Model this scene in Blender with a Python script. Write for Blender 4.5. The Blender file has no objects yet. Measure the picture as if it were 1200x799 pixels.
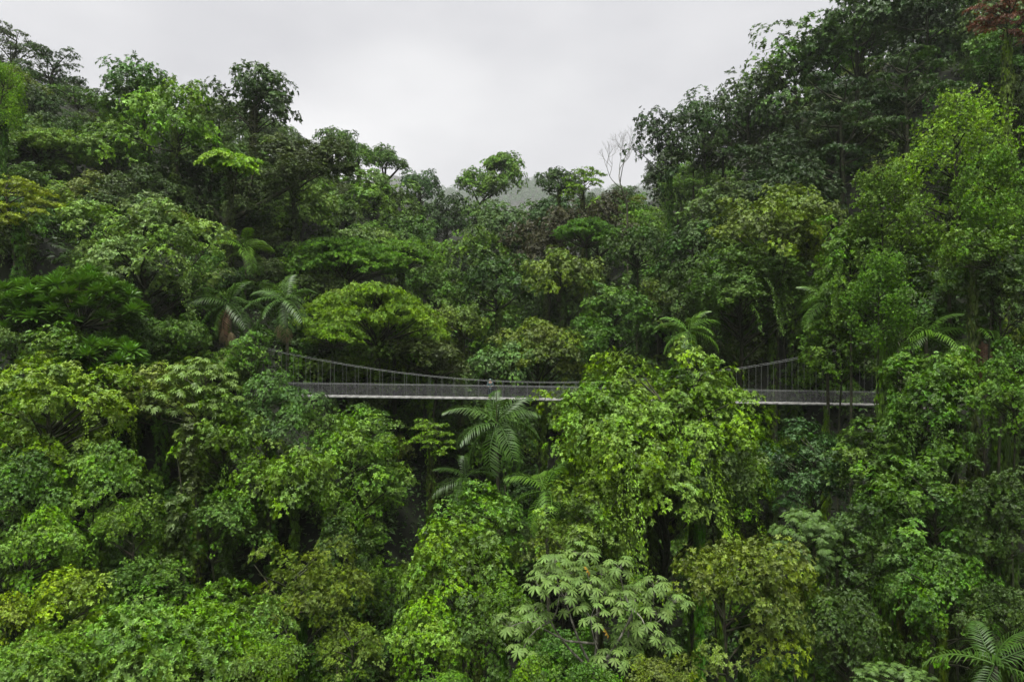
import bpy, math, random
import numpy as np
from mathutils import Vector, Matrix

R = math.radians
random.seed(7)
sc = bpy.context.scene
col = sc.collection

# ------------------------------------------------------------------ camera
CAM_Z = 50.0
cam_d = bpy.data.cameras.new('camera')
cam = bpy.data.objects.new('camera', cam_d)
col.objects.link(cam)
cam.location = (0, 0, CAM_Z)
cam.rotation_euler = (R(90), 0, 0)
cam_d.sensor_width = 36
cam_d.lens = 24
cam_d.clip_start = 0.5
cam_d.clip_end = 6000
sc.camera = cam

# ------------------------------------------------------------------ sky, sun, exposure
SUN_EL, SUN_AZ = 74, 205          # degrees; azimuth of the sun, clockwise from +Y
w = bpy.data.worlds.new('World')
sc.world = w
w.use_nodes = True
nt = w.node_tree
nt.nodes.clear()
wo = nt.nodes.new('ShaderNodeOutputWorld')
bg = nt.nodes.new('ShaderNodeBackground')
bg.inputs['Strength'].default_value = 0.1
sky = nt.nodes.new('ShaderNodeTexSky')
sky.sky_type = 'NISHITA'
sky.sun_disc = False
sky.sun_elevation = R(SUN_EL)
sky.sun_rotation = R(SUN_AZ)
sky.dust_density = 5
hs = nt.nodes.new('ShaderNodeHueSaturation')
hs.inputs['Saturation'].default_value = 0.12
hs.inputs['Value'].default_value = 0.15
nt.links.new(sky.outputs[0], hs.inputs['Color'])
# even overcast layer with soft, barely visible cloud structure
tc = nt.nodes.new('ShaderNodeTexCoord')
mp = nt.nodes.new('ShaderNodeMapping')
mp.inputs['Scale'].default_value = (1.5, 1.5, 3.2)
nz = nt.nodes.new('ShaderNodeTexNoise')
nz.inputs['Scale'].default_value = 1.3
nz.inputs['Detail'].default_value = 4
nz.inputs['Roughness'].default_value = 0.45
cr = nt.nodes.new('ShaderNodeValToRGB')
cr.color_ramp.elements[0].position = 0.3
cr.color_ramp.elements[0].color = (.80, .81, .885, 1)
cr.color_ramp.elements[1].position = 0.7
cr.color_ramp.elements[1].color = (1.50, 1.50, 1.525, 1)
mx = nt.nodes.new('ShaderNodeMix')
mx.data_type = 'RGBA'
mx.inputs[0].default_value = 0.88
nt.links.new(tc.outputs['Generated'], mp.inputs[0])
nt.links.new(mp.outputs[0], nz.inputs['Vector'])
nt.links.new(nz.outputs['Fac'], cr.inputs[0])
nt.links.new(hs.outputs[0], mx.inputs['A'])
nt.links.new(cr.outputs[0], mx.inputs['B'])
nt.links.new(mx.outputs['Result'], bg.inputs['Color'])
nt.links.new(bg.outputs[0], wo.inputs[0])

sun_d = bpy.data.lights.new('sun', 'SUN')
sun_d.energy = 1.5
sun_d.angle = R(38)
sun_d.color = (1.0, 0.985, 0.95)
sun = bpy.data.objects.new('sun', sun_d)
col.objects.link(sun)
el, az = R(SUN_EL), R(SUN_AZ)
to_sun = Vector((math.sin(az) * math.cos(el), math.cos(az) * math.cos(el), math.sin(el)))
sun.rotation_euler = to_sun.to_track_quat('Z', 'Y').to_euler()
sun.location = (0, -20, 140)

vs = sc.view_settings
vs.view_transform = 'Standard'
vs.look = 'None'
vs.exposure = 2.7
vs.gamma = 1
vs.use_curve_mapping = False
cy = sc.cycles
cy.max_bounces = 5
cy.diffuse_bounces = 2
cy.glossy_bounces = 2
cy.transmission_bounces = 3
cy.transparent_max_bounces = 6
cy.volume_bounces = 2
cy.use_denoising = True
try:
    cy.denoiser = 'OPENIMAGEDENOISE'
    cy.denoising_prefilter = 'ACCURATE'
except Exception:
    pass
cy.use_adaptive_sampling = False
cy.caustics_reflective = False
cy.caustics_refractive = False
sc.render.filter_size = 1.2

# ------------------------------------------------------------------ materials
def newmat(name):
    m = bpy.data.materials.new(name)
    m.use_nodes = True
    n = m.node_tree
    n.nodes.clear()
    return m, n, n.nodes.new, n.links.new

def foliage_material(name, gloss=0.20, rough=0.45, trans=0.17):
    m, n, N, L = newmat(name)
    out = N('ShaderNodeOutputMaterial')
    oi = N('ShaderNodeObjectInfo')
    at = N('ShaderNodeAttribute'); at.attribute_name = 'leafcol'
    sp = N('ShaderNodeSeparateColor'); L(at.outputs['Color'], sp.inputs[0])
    # value variation
    mr = N('ShaderNodeMapRange'); L(sp.outputs[0], mr.inputs[0])
    mr.inputs['To Min'].default_value = 0.3; mr.inputs['To Max'].default_value = 1.9
    mul = N('ShaderNodeMix'); mul.data_type = 'RGBA'; mul.blend_type = 'MULTIPLY'; mul.inputs[0].default_value = 1
    L(oi.outputs['Color'], mul.inputs['A']); L(mr.outputs[0], mul.inputs['B'])
    # hue variation
    h = N('ShaderNodeHueSaturation'); L(mul.outputs['Result'], h.inputs['Color'])
    mh = N('ShaderNodeMapRange'); L(sp.outputs[1], mh.inputs[0])
    mh.inputs['To Min'].default_value = 0.495; mh.inputs['To Max'].default_value = 0.520
    L(mh.outputs[0], h.inputs['Hue'])
    ms = N('ShaderNodeMapRange'); L(sp.outputs[2], ms.inputs[0])
    ms.inputs['To Min'].default_value = 0.88; ms.inputs['To Max'].default_value = 1.08
    L(ms.outputs[0], h.inputs['Saturation'])
    p = N('ShaderNodeBsdfPrincipled')
    L(h.outputs[0], p.inputs['Base Color'])
    p.inputs['Roughness'].default_value = rough
    p.inputs['Specular IOR Level'].default_value = gloss
    tr = N('ShaderNodeBsdfTranslucent')
    tm = N('ShaderNodeMix'); tm.data_type = 'RGBA'; tm.blend_type = 'MULTIPLY'; tm.inputs[0].default_value = 1
    L(h.outputs[0], tm.inputs['A']); tm.inputs['B'].default_value = (1.35, 1.25, 0.55, 1)
    L(tm.outputs['Result'], tr.inputs['Color'])
    ms2 = N('ShaderNodeMixShader'); ms2.inputs[0].default_value = trans
    L(p.outputs[0], ms2.inputs[1]); L(tr.outputs[0], ms2.inputs[2])
    L(ms2.outputs[0], out.inputs[0])
    return m

def noise_material(name, c1, c2, scale, rough=0.9, bump=0.3, c3=None, detail=6, spec=0.3):
    m, n, N, L = newmat(name)
    out = N('ShaderNodeOutputMaterial')
    p = N('ShaderNodeBsdfPrincipled')
    tcn = N('ShaderNodeTexCoord')
    no = N('ShaderNodeTexNoise'); no.inputs['Scale'].default_value = scale; no.inputs['Detail'].default_value = detail
    L(tcn.outputs['Object'], no.inputs['Vector'])
    r = N('ShaderNodeValToRGB')
    r.color_ramp.elements[0].position = 0.35; r.color_ramp.elements[0].color = (*c1, 1)
    r.color_ramp.elements[1].position = 0.65; r.color_ramp.elements[1].color = (*c2, 1)
    if c3:
        e = r.color_ramp.elements.new(0.52); e.color = (*c3, 1)
    L(no.outputs['Fac'], r.inputs[0]); L(r.outputs[0], p.inputs['Base Color'])
    p.inputs['Roughness'].default_value = rough
    p.inputs['Specular IOR Level'].default_value = spec
    if bump:
        b = N('ShaderNodeBump'); b.inputs['Strength'].default_value = bump; b.inputs['Distance'].default_value = 0.05
        L(no.outputs['Fac'], b.inputs['Height']); L(b.outputs[0], p.inputs['Normal'])
    L(p.outputs[0], out.inputs[0])
    return m

M_LEAF = foliage_material('leaf')
M_GLOSS = foliage_material('glossy_leaf', 0.4, 0.36, 0.22)
M_MATTE = foliage_material('matte_leaf', 0.18, 0.6, 0.3)
M_BARK = noise_material('mossy_bark', (0.018, 0.014, 0.009), (0.05, 0.042, 0.028), 3.0, c3=(0.022, 0.032, 0.009))
M_PALE = noise_material('pale_bark', (0.16, 0.145, 0.115), (0.36, 0.34, 0.29), 5.0, bump=0.15)
M_PALEDARK = noise_material('mottled_pale_bark', (0.06, 0.055, 0.04), (0.24, 0.23, 0.19), 4.0, bump=0.15, c3=(0.11, 0.11, 0.08))
M_SOIL = noise_material('forest_floor', (0.004, 0.007, 0.002), (0.013, 0.021, 0.005), 0.6, c3=(0.008, 0.009, 0.004))
M_PALMBARK = noise_material('palm_bark', (0.05, 0.045, 0.03), (0.11, 0.10, 0.075), 4.0, c3=(0.045, 0.05, 0.025))
M_STEEL = noise_material('pale_galvanised_steel', (0.20, 0.20, 0.19), (0.36, 0.36, 0.34), 4.0, 0.5, 0.05)
M_WIRE = noise_material('grey_wire', (0.13, 0.13, 0.13), (0.19, 0.19, 0.19), 9.0, 0.5, 0)
M_PLANK = noise_material('deck_grating', (0.09, 0.085, 0.075), (0.17, 0.16, 0.14), 6.0, 0.8, 0.2)
M_CABLE = noise_material('steel_cable', (0.17, 0.18, 0.17), (0.25, 0.26, 0.25), 9.0, 0.5, 0)
M_JACKET = noise_material('teal_jacket_cloth', (0.035, 0.06, 0.06), (0.055, 0.085, 0.085), 14.0, 0.8, 0.1)
M_HOOD = noise_material('pale_teal_cloth', (0.07, 0.15, 0.14), (0.10, 0.19, 0.175), 14.0, 0.8, 0.1)
M_TROUSER = noise_material('dark_trouser_cloth', (0.010, 0.022, 0.026), (0.02, 0.038, 0.042), 14.0, 0.85, 0.1)
M_SKIN = noise_material('skin', (0.20, 0.12, 0.08), (0.24, 0.15, 0.10), 10.0, 0.5, 0)
M_SHOE = noise_material('shoe_leather', (0.05, 0.04, 0.035), (0.09, 0.075, 0.06), 20.0, 0.6, 0)

# ------------------------------------------------------------------ scene helpers
def tag(o, label=None, cat=None, group=None, kind=None):
    if label: o['label'] = label
    if cat: o['category'] = cat
    if group: o['group'] = group
    if kind: o['kind'] = kind
    return o

def empty(name, loc, rz=0.0):
    o = bpy.data.objects.new(name, None)
    o.empty_display_size = 0.5
    o.location = loc
    o.rotation_euler = (0, 0, rz)
    col.objects.link(o)
    return o

def child(name, me, parent, loc=(0, 0, 0), rot=(0, 0, 0), scale=(1, 1, 1), color=None):
    o = bpy.data.objects.new(name, me)
    o.parent = parent
    o.location = loc; o.rotation_euler = rot; o.scale = scale
    if color is not None: o.color = (*color, 1)
    col.objects.link(o)
    return o

def mesh_from(name, V, F, mat, lc=None, smooth=False):
    """V (n,3) array, F (m,k) index array with one k, or a list of such arrays"""
    Fs = F if isinstance(F, list) else [F]
    me = bpy.data.meshes.new(name)
    V = np.asarray(V, dtype=np.float32)
    me.vertices.add(len(V)); me.vertices.foreach_set('co', V.ravel())
    idx = np.concatenate([np.asarray(f, dtype=np.int32).ravel() for f in Fs])
    tot = np.concatenate([np.full(len(f), np.asarray(f).shape[1], dtype=np.int32) for f in Fs])
    st = np.concatenate([[0], np.cumsum(tot)[:-1]]).astype(np.int32)
    me.loops.add(len(idx)); me.loops.foreach_set('vertex_index', idx)
    me.polygons.add(len(tot)); me.polygons.foreach_set('loop_start', st)
    if smooth:
        me.polygons.foreach_set('use_smooth', np.ones(len(tot), dtype=bool))
    if lc is not None:
        a = me.attributes.new('leafcol', 'FLOAT_COLOR', 'POINT')
        c = np.ones((len(V), 4), dtype=np.float32); c[:, :3] = lc
        a.data.foreach_set('color', c.ravel())
    me.materials.append(mat)
    me.update(calc_edges=True)
    return me

class MB:
    """collects boxes and tubes into one mesh"""
    def __init__(s): s.v = []; s.q = []; s.n = 0
    def add(s, V, Q):
        s.v.append(np.asarray(V, float)); s.q.append(np.asarray(Q, int) + s.n); s.n += len(V)
    def box(s, a, b):
        x0, y0, z0 = a; x1, y1, z1 = b
        V = [(x, y, z) for z in (z0, z1) for y in (y0, y1) for x in (x0, x1)]
        s.add(V, [(0, 2, 3, 1), (4, 5, 7, 6), (0, 1, 5, 4), (2, 6, 7, 3), (0, 4, 6, 2), (1, 3, 7, 5)])
    def tube(s, P, rad, n=7, cap=True):
        P = np.asarray(P, float); k = len(P)
        rad = np.broadcast_to(np.asarray(rad, float), (k,))
        T = np.gradient(P, axis=0); T /= np.linalg.norm(T, axis=1)[:, None] + 1e-9
        ref = np.where(np.abs(T[:, 2:3]) > 0.9, np.array([[1.0, 0, 0]]), np.array([[0, 0, 1.0]]))
        U = np.cross(T, ref)
        for i in range(1, k):                      # keep the frame from flipping
            u = U[i - 1] - T[i] * (U[i - 1] @ T[i]); 
            if np.linalg.norm(u) > 1e-6: U[i] = u
        U /= np.linalg.norm(U, axis=1)[:, None] + 1e-9
        W = np.cross(T, U)
        a = np.arange(n) / n * 2 * np.pi
        V = (P[:, None] + rad[:, None, None] * (np.cos(a)[None, :, None] * U[:, None] + np.sin(a)[None, :, None] * W[:, None])).reshape(-1, 3)
        Q = [(i * n + j, i * n + (j + 1) % n, (i + 1) * n + (j + 1) % n, (i + 1) * n + j) for i in range(k - 1) for j in range(n)]
        s.add(V, Q)
    def mesh(s, name, mat, smooth=False):
        return mesh_from(name, np.concatenate(s.v), np.concatenate(s.q), mat, smooth=smooth)

def unit(v): return v / (np.linalg.norm(v, axis=-1, keepdims=True) + 1e-9)

def at(u, v, Y):
    """a spot seen at (u, v) of the 1200 x 799 picture, Y metres out"""
    return Vector(((u - 600) / 800 * Y, Y, CAM_Z - (v - 399.5) / 800 * Y))

# ------------------------------------------------------------------ terrain
def ground(x, y):
    x = np.asarray(x, float); y = np.asarray(y, float)
    xc = 3 + 4 * np.sin(y / 30.0)
    fl = np.interp(y, [-60, 20, 45, 60, 80, 110, 150, 190, 225, 300, 500, 1200, 2600, 3000],
                      [2, 4, 8, 12, 25, 44, 60, 72, 79, 62, 30, 60, 632, 580])
    dx = x - xc
    hl = np.interp(-dx, [0, 8, 24, 40, 70, 120, 300, 1500], [0, 3, 30, 42, 56, 76, 105, 130])
    hr = np.interp(dx, [0, 8, 27, 34, 42, 60, 100, 300, 1500], [0, 2, 19, 31, 44, 62, 84, 110, 130])
    al = np.interp(y, [0, 20, 45, 60, 110, 180, 230, 400, 900, 2600], [.40, .45, .68, 1, .8, .5, .4, .4, .3, .1])
    ar = np.interp(y, [0, 20, 45, 60, 110, 180, 230, 400, 900, 2600], [.62, .66, .85, 1, .82, .52, .4, .4, .3, .1])
    z = fl + np.where(dx < 0, hl * al, hr * ar)
    z = z + 0.8 * np.sin(x * .21 + 1.3) * np.cos(y * .17) + 0.5 * np.sin(x * .53 + y * .31)
    far = np.clip((y - 1200) / 800, 0, 1) * 1.3
    z = z + far * (22 * np.sin(x * .011 + .6) + 9 * np.sin(x * .031 + 2) + 5 * np.sin(x * .083))
    return z

xs = np.unique(np.concatenate([np.linspace(-1700, -160, 44), np.linspace(-160, 160, 129), np.linspace(160, 1700, 44)]))
ys = np.unique(np.concatenate([np.linspace(-60, 240, 121), np.linspace(240, 3000, 110)]))
X, Y = np.meshgrid(xs, ys)
Z = ground(X, Y)
nx, ny = len(xs), len(ys)
ii = np.arange(nx * ny).reshape(ny, nx)
Q = np.stack([ii[:-1, :-1], ii[:-1, 1:], ii[1:, 1:], ii[1:, :-1]], -1).reshape(-1, 4)
terrain = bpy.data.objects.new('terrain', mesh_from('terrain', np.stack([X, Y, Z], -1).reshape(-1, 3), Q, M_SOIL, smooth=True))
col.objects.link(terrain)
tag(terrain, 'steep forested ravine slopes under the trees', 'terrain', kind='structure')

# ------------------------------------------------------------------ leaves and crowns
def leaf_arrays(P, D, N, L, W, lc, rng, fold=0.22, droop=0.15):
    """folded diamond leaves: base, right, tip, left"""
    n = len(P)
    D = unit(D); S = unit(np.cross(D, N)); N = np.cross(S, D)
    L = np.broadcast_to(L, (n,))[:, None]; W = np.broadcast_to(W, (n,))[:, None]
    base = P
    mid = P + D * L * 0.45
    tip = P + D * L; tip = tip - np.array([0, 0, 1.0]) * L * droop
    rt = mid + S * W * 0.5 + N * W * fold
    lf = mid - S * W * 0.5 + N * W * fold
    V = np.stack([base, rt, tip, lf], 1).reshape(-1, 3)
    i = np.arange(n)[:, None] * 4
    F = np.concatenate([i + np.array([[0, 1, 2]]), i + np.array([[0, 2, 3]])], 1).reshape(-1, 3)
    C = np.repeat(lc, 4, axis=0)
    return V, F, C

def clump_leaves(C, A, O, Rr, flat, per, L, W, rng, droop=0.2, lift=0.0, ragged=0.35, T=None):
    """leaves on the upper dome of small sprays. C centre, A axis, O outward, Rr radius"""
    k = len(C)
    per = np.maximum(3, (per * (Rr / Rr.mean()) ** 2 * rng.uniform(.7, 1.3, k))).astype(int)
    idx = np.repeat(np.arange(k), per); n = len(idx)
    q = unit(rng.normal(size=(n, 3)))
    A_ = A[idx]; O_ = O[idx]
    d = np.sum(q * A_, 1, keepdims=True)
    fl = (d < -0.1) & (rng.random((n, 1)) < 0.85)
    q = np.where(fl, q - 2 * d * A_, q); d = np.where(fl, -d, d)
    rad = Rr[idx][:, None] * (0.62 + 0.45 * np.sqrt(rng.random((n, 1))))
    P = C[idx] + rad * (q - A_ * d * (1 - flat))
    tang = unit(q - A_ * d)
    D = unit(tang * 0.8 + O_ * 0.35 + A_ * lift + rng.normal(size=(n, 3)) * ragged - np.array([0, 0, droop]))
    N = unit(A_ * 0.5 + q * 0.7 + rng.normal(size=(n, 3)) * ragged)
    if lift > 0.5:
        N = unit(tang * 0.6 + A_ * 0.4 + rng.normal(size=(n, 3)) * ragged)
    sz = rng.choice([.55, .8, 1.0, 1.2, 1.5], k)[idx] ** .6 * rng.uniform(.65, 1.3, n)
    cv = rng.normal(0.5, 0.14, k); ch = rng.normal(0.5, 0.2, k); cs = rng.random(k)
    if T is not None: cv = cv + T[:, 0]; ch = ch + T[:, 1]; cs = cs + T[:, 2]
    lc = np.stack([np.clip(cv[idx] + rng.normal(0, .17, n), 0, 1), np.clip(ch[idx] + rng.normal(0, .15, n), 0, 1),
                   np.clip(cs[idx] + rng.normal(0, .15, n), 0, 1)], 1)
    return leaf_arrays(P, D, N, L * sz, W * sz, lc, rng, droop=droop * .6)

def tuft_leaves(C, A, O, Rr, flat, ntuft, nleaf, L, W, rng, droop=0.2, T=None, spread=1.0, axq=.6):
    """twig-end tufts over the dome of each spray: a ring of leaves round every twig tip"""
    k = len(C)
    nt = np.maximum(2, ntuft * (Rr / Rr.mean()) ** 2 * rng.uniform(.6, 1.4, k)).astype(int)
    idx = np.repeat(np.arange(k), nt); n = len(idx)
    q = unit(rng.normal(size=(n, 3))); A_ = A[idx]
    d = np.sum(q * A_, 1, keepdims=True)
    fl = (d < 0) & (rng.random((n, 1)) < .9)
    q = np.where(fl, q - 2 * d * A_, q); d = np.where(fl, -d, d)
    P0 = C[idx] + Rr[idx][:, None] * rng.uniform(.5, 1.12, (n, 1)) * (q - A_ * d * (1 - flat))
    ax = unit(q * axq + A_ * .45 + O[idx] * .25 + rng.normal(size=(n, 3)) * .28)
    e1 = unit(np.cross(ax, rng.normal(size=(n, 3)))); e2 = np.cross(ax, e1)
    cv = rng.normal(.5, .10, k); ch = rng.normal(.5, .18, k); cs = rng.random(k)
    if T is not None: cv = cv + T[:, 0]; ch = ch + T[:, 1]; cs = cs + T[:, 2]
    tv = cv[idx] + rng.normal(0, .17, n); th = ch[idx] + rng.normal(0, .16, n); ts = cs[idx] + rng.normal(0, .15, n)
    old = rng.random(n) < .012                                   # a few yellowing tufts
    th = np.where(old, 0.0, th); tv = np.where(old, tv + .25, tv)
    sz = rng.uniform(.7, 1.35, n)
    r = np.repeat(np.arange(n), nleaf); j = np.tile(np.arange(nleaf), n)
    a = j * 2 * np.pi / nleaf + rng.uniform(0, 6.28, n)[r] + rng.normal(0, .3, len(r))
    rad = np.cos(a)[:, None] * e1[r] + np.sin(a)[:, None] * e2[r]
    up_ = rng.uniform(-.1, .75, (len(r), 1))
    D = unit(rad * spread + ax[r] * up_ + np.array([0, 0, -droop]))
    N = unit(ax[r] - rad * up_ * .6 + rng.normal(size=(len(r), 3)) * .22)
    s_ = sz[r] * rng.uniform(.75, 1.2, len(r))
    P = P0[r] + ax[r] * rng.uniform(-.25, .1, (len(r), 1)) * L
    lc = np.clip(np.stack([tv[r] + rng.normal(0, .09, len(r)), th[r] + rng.normal(0, .07, len(r)), ts[r]], 1), 0, 1)
    return leaf_arrays(P, D, N, L * s_, W * s_, lc, rng, droop=droop * .7)

def fib(n, zlo, zhi, rng, jit=0.25):
    i = np.arange(n) + 0.5
    z = zlo + (zhi - zlo) * i / n
    th = i * 2.399963 + rng.uniform(0, 6.28)
    r = np.sqrt(np.maximum(0, 1 - z * z))
    return unit(np.stack([r * np.cos(th), r * np.sin(th), z], 1) + rng.normal(size=(n, 3)) * jit)

def lobe_clumps(Lc, Lr, Od, rc, rng, flat=0.8, low=-0.1, cover=1.15):
    """sprays over the upper, outer skin of every lobe, a few strays outside it and some inside the crown"""
    C, A, O, Rr, T = [], [], [], [], []
    up = np.array([0, 0, 1.0])
    for c, r, o in zip(Lc, Lr, Od):
        m = max(5, int(cover * 3.4 * r * r / (rc * rc)))
        d = fib(m, -1, 1, rng, 0.3)
        keep = (d[:, 2] > low + rng.normal(0, .12, m)) & (d @ o > -0.45)
        d = d[keep]; m = len(d)
        if m == 0: continue
        rr = r * rng.uniform(.78, 1.1, m)
        sc_ = rng.choice([.55, .75, 1.0, 1.25, 1.5], m)
        stray = rng.random(m) < .09
        rr[stray] *= rng.uniform(1.08, 1.28, stray.sum()); sc_[stray] = .55
        inner = rng.random(m) < .10
        p = c + d * rr[:, None] * np.array([1, 1, flat])
        p[inner] = p[inner] * .6
        C.append(p); O.append(unit(d + o * .4)); A.append(unit(d * 0.55 + up * 0.75)); Rr.append(rc * sc_)
        tv = np.array([rng.normal(0, .10), rng.normal(0, .22), rng.normal(0, .2)])
        T.append(np.repeat(tv[None], m, 0))
    return [np.concatenate(x) for x in (C, A, O, Rr, T)]

def strands(S, length, rng, spacing, L, W, out):
    """hanging vine strands: S start points, per-strand lengths, out = outward directions"""
    P, D, N, lc = [], [], [], []
    for s, ln, o in zip(S, length, out):
        m = max(4, int(ln / spacing))
        t = np.sort(rng.random(m)) * ln
        sway = np.cumsum(rng.normal(0, .03, (m, 2)), 0)
        p = s + np.stack([sway[:, 0], sway[:, 1], -t], 1) + rng.normal(size=(m, 3)) * 0.11
        P.append(p); oo = np.repeat(o[None], m, 0)
        D.append(oo * .5 + rng.normal(size=(m, 3)) * .5 + np.array([0, 0, -.7]))
        N.append(oo * .6 + np.array([0, 0, .8]) + rng.normal(size=(m, 3)) * .35)
        b = rng.normal(.5, .15); hh = rng.normal(.5, .2)
        lc.append(np.clip(np.stack([rng.normal(b, .16, m), rng.normal(hh, .14, m), rng.random(m)], 1), 0, 1))
    P, D, N, lc = map(np.concatenate, (P, D, N, lc))
    sz = rng.uniform(.7, 1.2, len(P))
    return leaf_arrays(P, unit(D), unit(N), L * sz, W * sz, lc, rng)

def join(parts):
    V, F, C, n = [], [], [], 0
    for v, f, c in parts:
        V.append(v); F.append(f + n); C.append(c); n += len(v)
    return np.concatenate(V), np.concatenate(F), np.concatenate(C)

PROTO = {}
def make_crown(style, W, H, seed, L=0.16, dens=1.0, mat=None, far=False, near=False):
    rng = np.random.default_rng(seed)
    a, b = W / 2, H / 2
    up = np.array([0, 0, 1.0])
    parts = []
    limbs = []
    wd = 0.5
    if style in ('round', 'open', 'sparse', 'mound', 'drape', 'fine', 'dome'):
        nl = {'round': 26, 'open': 15, 'sparse': 26, 'mound': 36, 'drape': int(34 + 1.8 * W), 'fine': 24, 'dome': 18}[style]
        zlo = {'round': -.5, 'open': -.3, 'sparse': -.6, 'mound': -.85, 'drape': -.8, 'fine': -.5, 'dome': -.05}[style]
        rf = {'round': .31, 'open': .29, 'sparse': .28, 'mound': .27, 'drape': .25, 'fine': .30, 'dome': .36}[style]
        if far: nl = int(nl * .7); rf *= 1.18
        d = fib(nl, zlo, 1, rng, .26)
        Lr = a * rf * rng.uniform(.6, 1.4, nl)
        k = rng.choice([.62, .82, .95, 1.05, 1.18], nl)[:, None] * rng.uniform(.95, 1.05, (nl, 1))
        Lc = d * np.stack([np.maximum(a - Lr, .2), np.maximum(a - Lr, .2), np.maximum(b - Lr * .8, .2)], 1) * k
        w1, w2 = unit(rng.normal(size=3)), unit(rng.normal(size=3))      # an uneven outline
        Lc = Lc * (1 + .16 * np.sin(3.0 * d @ w1 + rng.uniform(0, 6)) + .13 * np.sin(5.5 * d @ w2 + rng.uniform(0, 6)))[:, None]
        if style == 'dome': Lc[:, 2] = Lc[:, 2] * 1.0 - b * .15
        rc = {'fine': .46, 'dome': .42, 'sparse': .5}.get(style, .52) * (1.15 if W > 13 else 1)
        if far: rc *= 1.55
        if near: rc *= .85
        if style == 'dome': rc *= 1.5
        cov = {'open': 1.0, 'sparse': .8, 'fine': 1.2, 'dome': 1.2, 'drape': 1.3}.get(style, 1.15)
        C, A, O, Rr, TT = lobe_clumps(Lc, Lr, d, rc, rng, cover=cov, low={'sparse': -.3, 'dome': .05, 'drape': -.25}.get(style, -.12),
                                      flat={'dome': .5, 'drape': 1.0, 'mound': .8}.get(style, .72))
        if style in ('sparse', 'open'):        # foliage along the limbs inside the crown too
            q_ = rng.integers(0, len(C), len(C) // 2)
            f_ = rng.uniform(.35, .9, (len(q_), 1))
            C = np.concatenate([C, C[q_] * f_ + rng.normal(size=(len(q_), 3)) * .3]); A = np.concatenate([A, A[q_]]); O = np.concatenate([O, O[q_]]); Rr = np.concatenate([Rr, Rr[q_]]); TT = np.concatenate([TT, TT[q_]])
        if style in ('fine', 'dome'):
            ll, lw, per = (.17, .07, 7.5 * (rc / .46) ** 2) if not far else (.30, .13, 6)
            if near: ll, lw, per = .11, .05, 10
            if style == 'dome': per *= 2.0
            parts.append(tuft_leaves(C, A, O, Rr, .22 if style == 'dome' else .5, per * dens, 9, ll, lw, rng, droop=.06, T=TT, axq=.1 if style == 'dome' else .3))
        else:
            ll = (L if not far else L * 1.5) * 1.15
            per = {'sparse': 5.5, 'open': 6.5}.get(style, 8.0) * dens * (rc / .52) ** 2 * (.207 / ll) ** 1.8
            parts.append(tuft_leaves(C, A, O, Rr, .75, per, 8, ll, ll * .48, rng, droop=.15, T=TT))
        limbs = [(c, r) for c, r in zip(Lc, Lr)]
        if style in ('drape', 'mound'):
            ns = int(W * (2.2 if style == 'drape' else 1.2) * max(1, W / 10))
            th = rng.uniform(0, 2 * np.pi, ns)
            ph = np.sin(th * 3 + seed) * .10 + np.sin(th * 7 + 2 * seed) * .06
            rr = a * (.84 + ph + rng.normal(0, .07, ns))
            o = np.stack([np.cos(th), np.sin(th), 0 * th], 1)
            zt = b * (rng.uniform(-.15, .45, ns))
            S = o * rr[:, None] + up * zt[:, None]
            ln = (zt + b) * (.35 + .65 * np.clip(.55 + .5 * np.sin(th * 4 + 3 * seed) + rng.normal(0, .25, ns), 0, 1))
            parts.append(strands(S, ln, rng, .036, L * 1.05, L * .62, o))
    elif style in ('umbrella', 'layer'):
        nl = 44 if style == 'umbrella' else 22
        i = np.arange(nl) + .5
        r = np.sqrt(i / nl) * .82; th = i * 2.4 + rng.uniform(0, 6)
        z = b * (.85 - 1.5 * r ** 2.2) + rng.normal(0, .10 * b, nl)
        if style == 'layer':
            z = b * rng.uniform(-.8, .85, nl); r = r * (1.02 - .25 * (z / b))
        Lc = np.stack([r * a * np.cos(th), r * a * np.sin(th), z], 1)
        Lr = a * (.27 if style == 'umbrella' else .28) * rng.uniform(.7, 1.35, nl)
        C, A, O, Rr = [], [], [], []
        for c, lr in zip(Lc, Lr):
            m = int(2.6 * lr * lr / .34)
            rr = np.sqrt(rng.random(m)) * lr; t2 = rng.uniform(0, 6.28, m)
            o = np.stack([np.cos(t2), np.sin(t2), 0 * t2], 1)
            p = c + o * rr[:, None]; p[:, 2] += -.16 * lr * (rr / lr) ** 2 * 1.5 + rng.normal(0, .05 * lr, m)
            C.append(p); O.append(o); A.append(unit(up + o * .25 * (rr / lr)[:, None] + rng.normal(size=(m, 3)) * .12)); Rr.append(.5 * rng.uniform(.6, 1.3, m))
        C, A, O, Rr = map(np.concatenate, (C, A, O, Rr))
        parts.append(tuft_leaves(C, A, O, Rr, .25, 6.5 * dens, 9, .19, .07, rng, droop=.05, axq=.15))
        limbs = [(c, r_) for c, r_ in zip(Lc, Lr)]
    elif style == 'tall':
        nl = 34
        z = rng.uniform(-1, .75, nl); z[:4] = [.55, .7, .8, .62]
        prof = np.interp(z, [-1, -.4, .3, .8], [.75, .95, .72, .22])
        th = np.arange(nl) * 2.4 + rng.normal(0, .3, nl)
        rr = prof * a * rng.uniform(.55, .95, nl)
        Lc = np.stack([rr * np.cos(th), rr * np.sin(th), z * b * .92], 1)
        C, A, O, Rr = [], [], [], []
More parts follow.
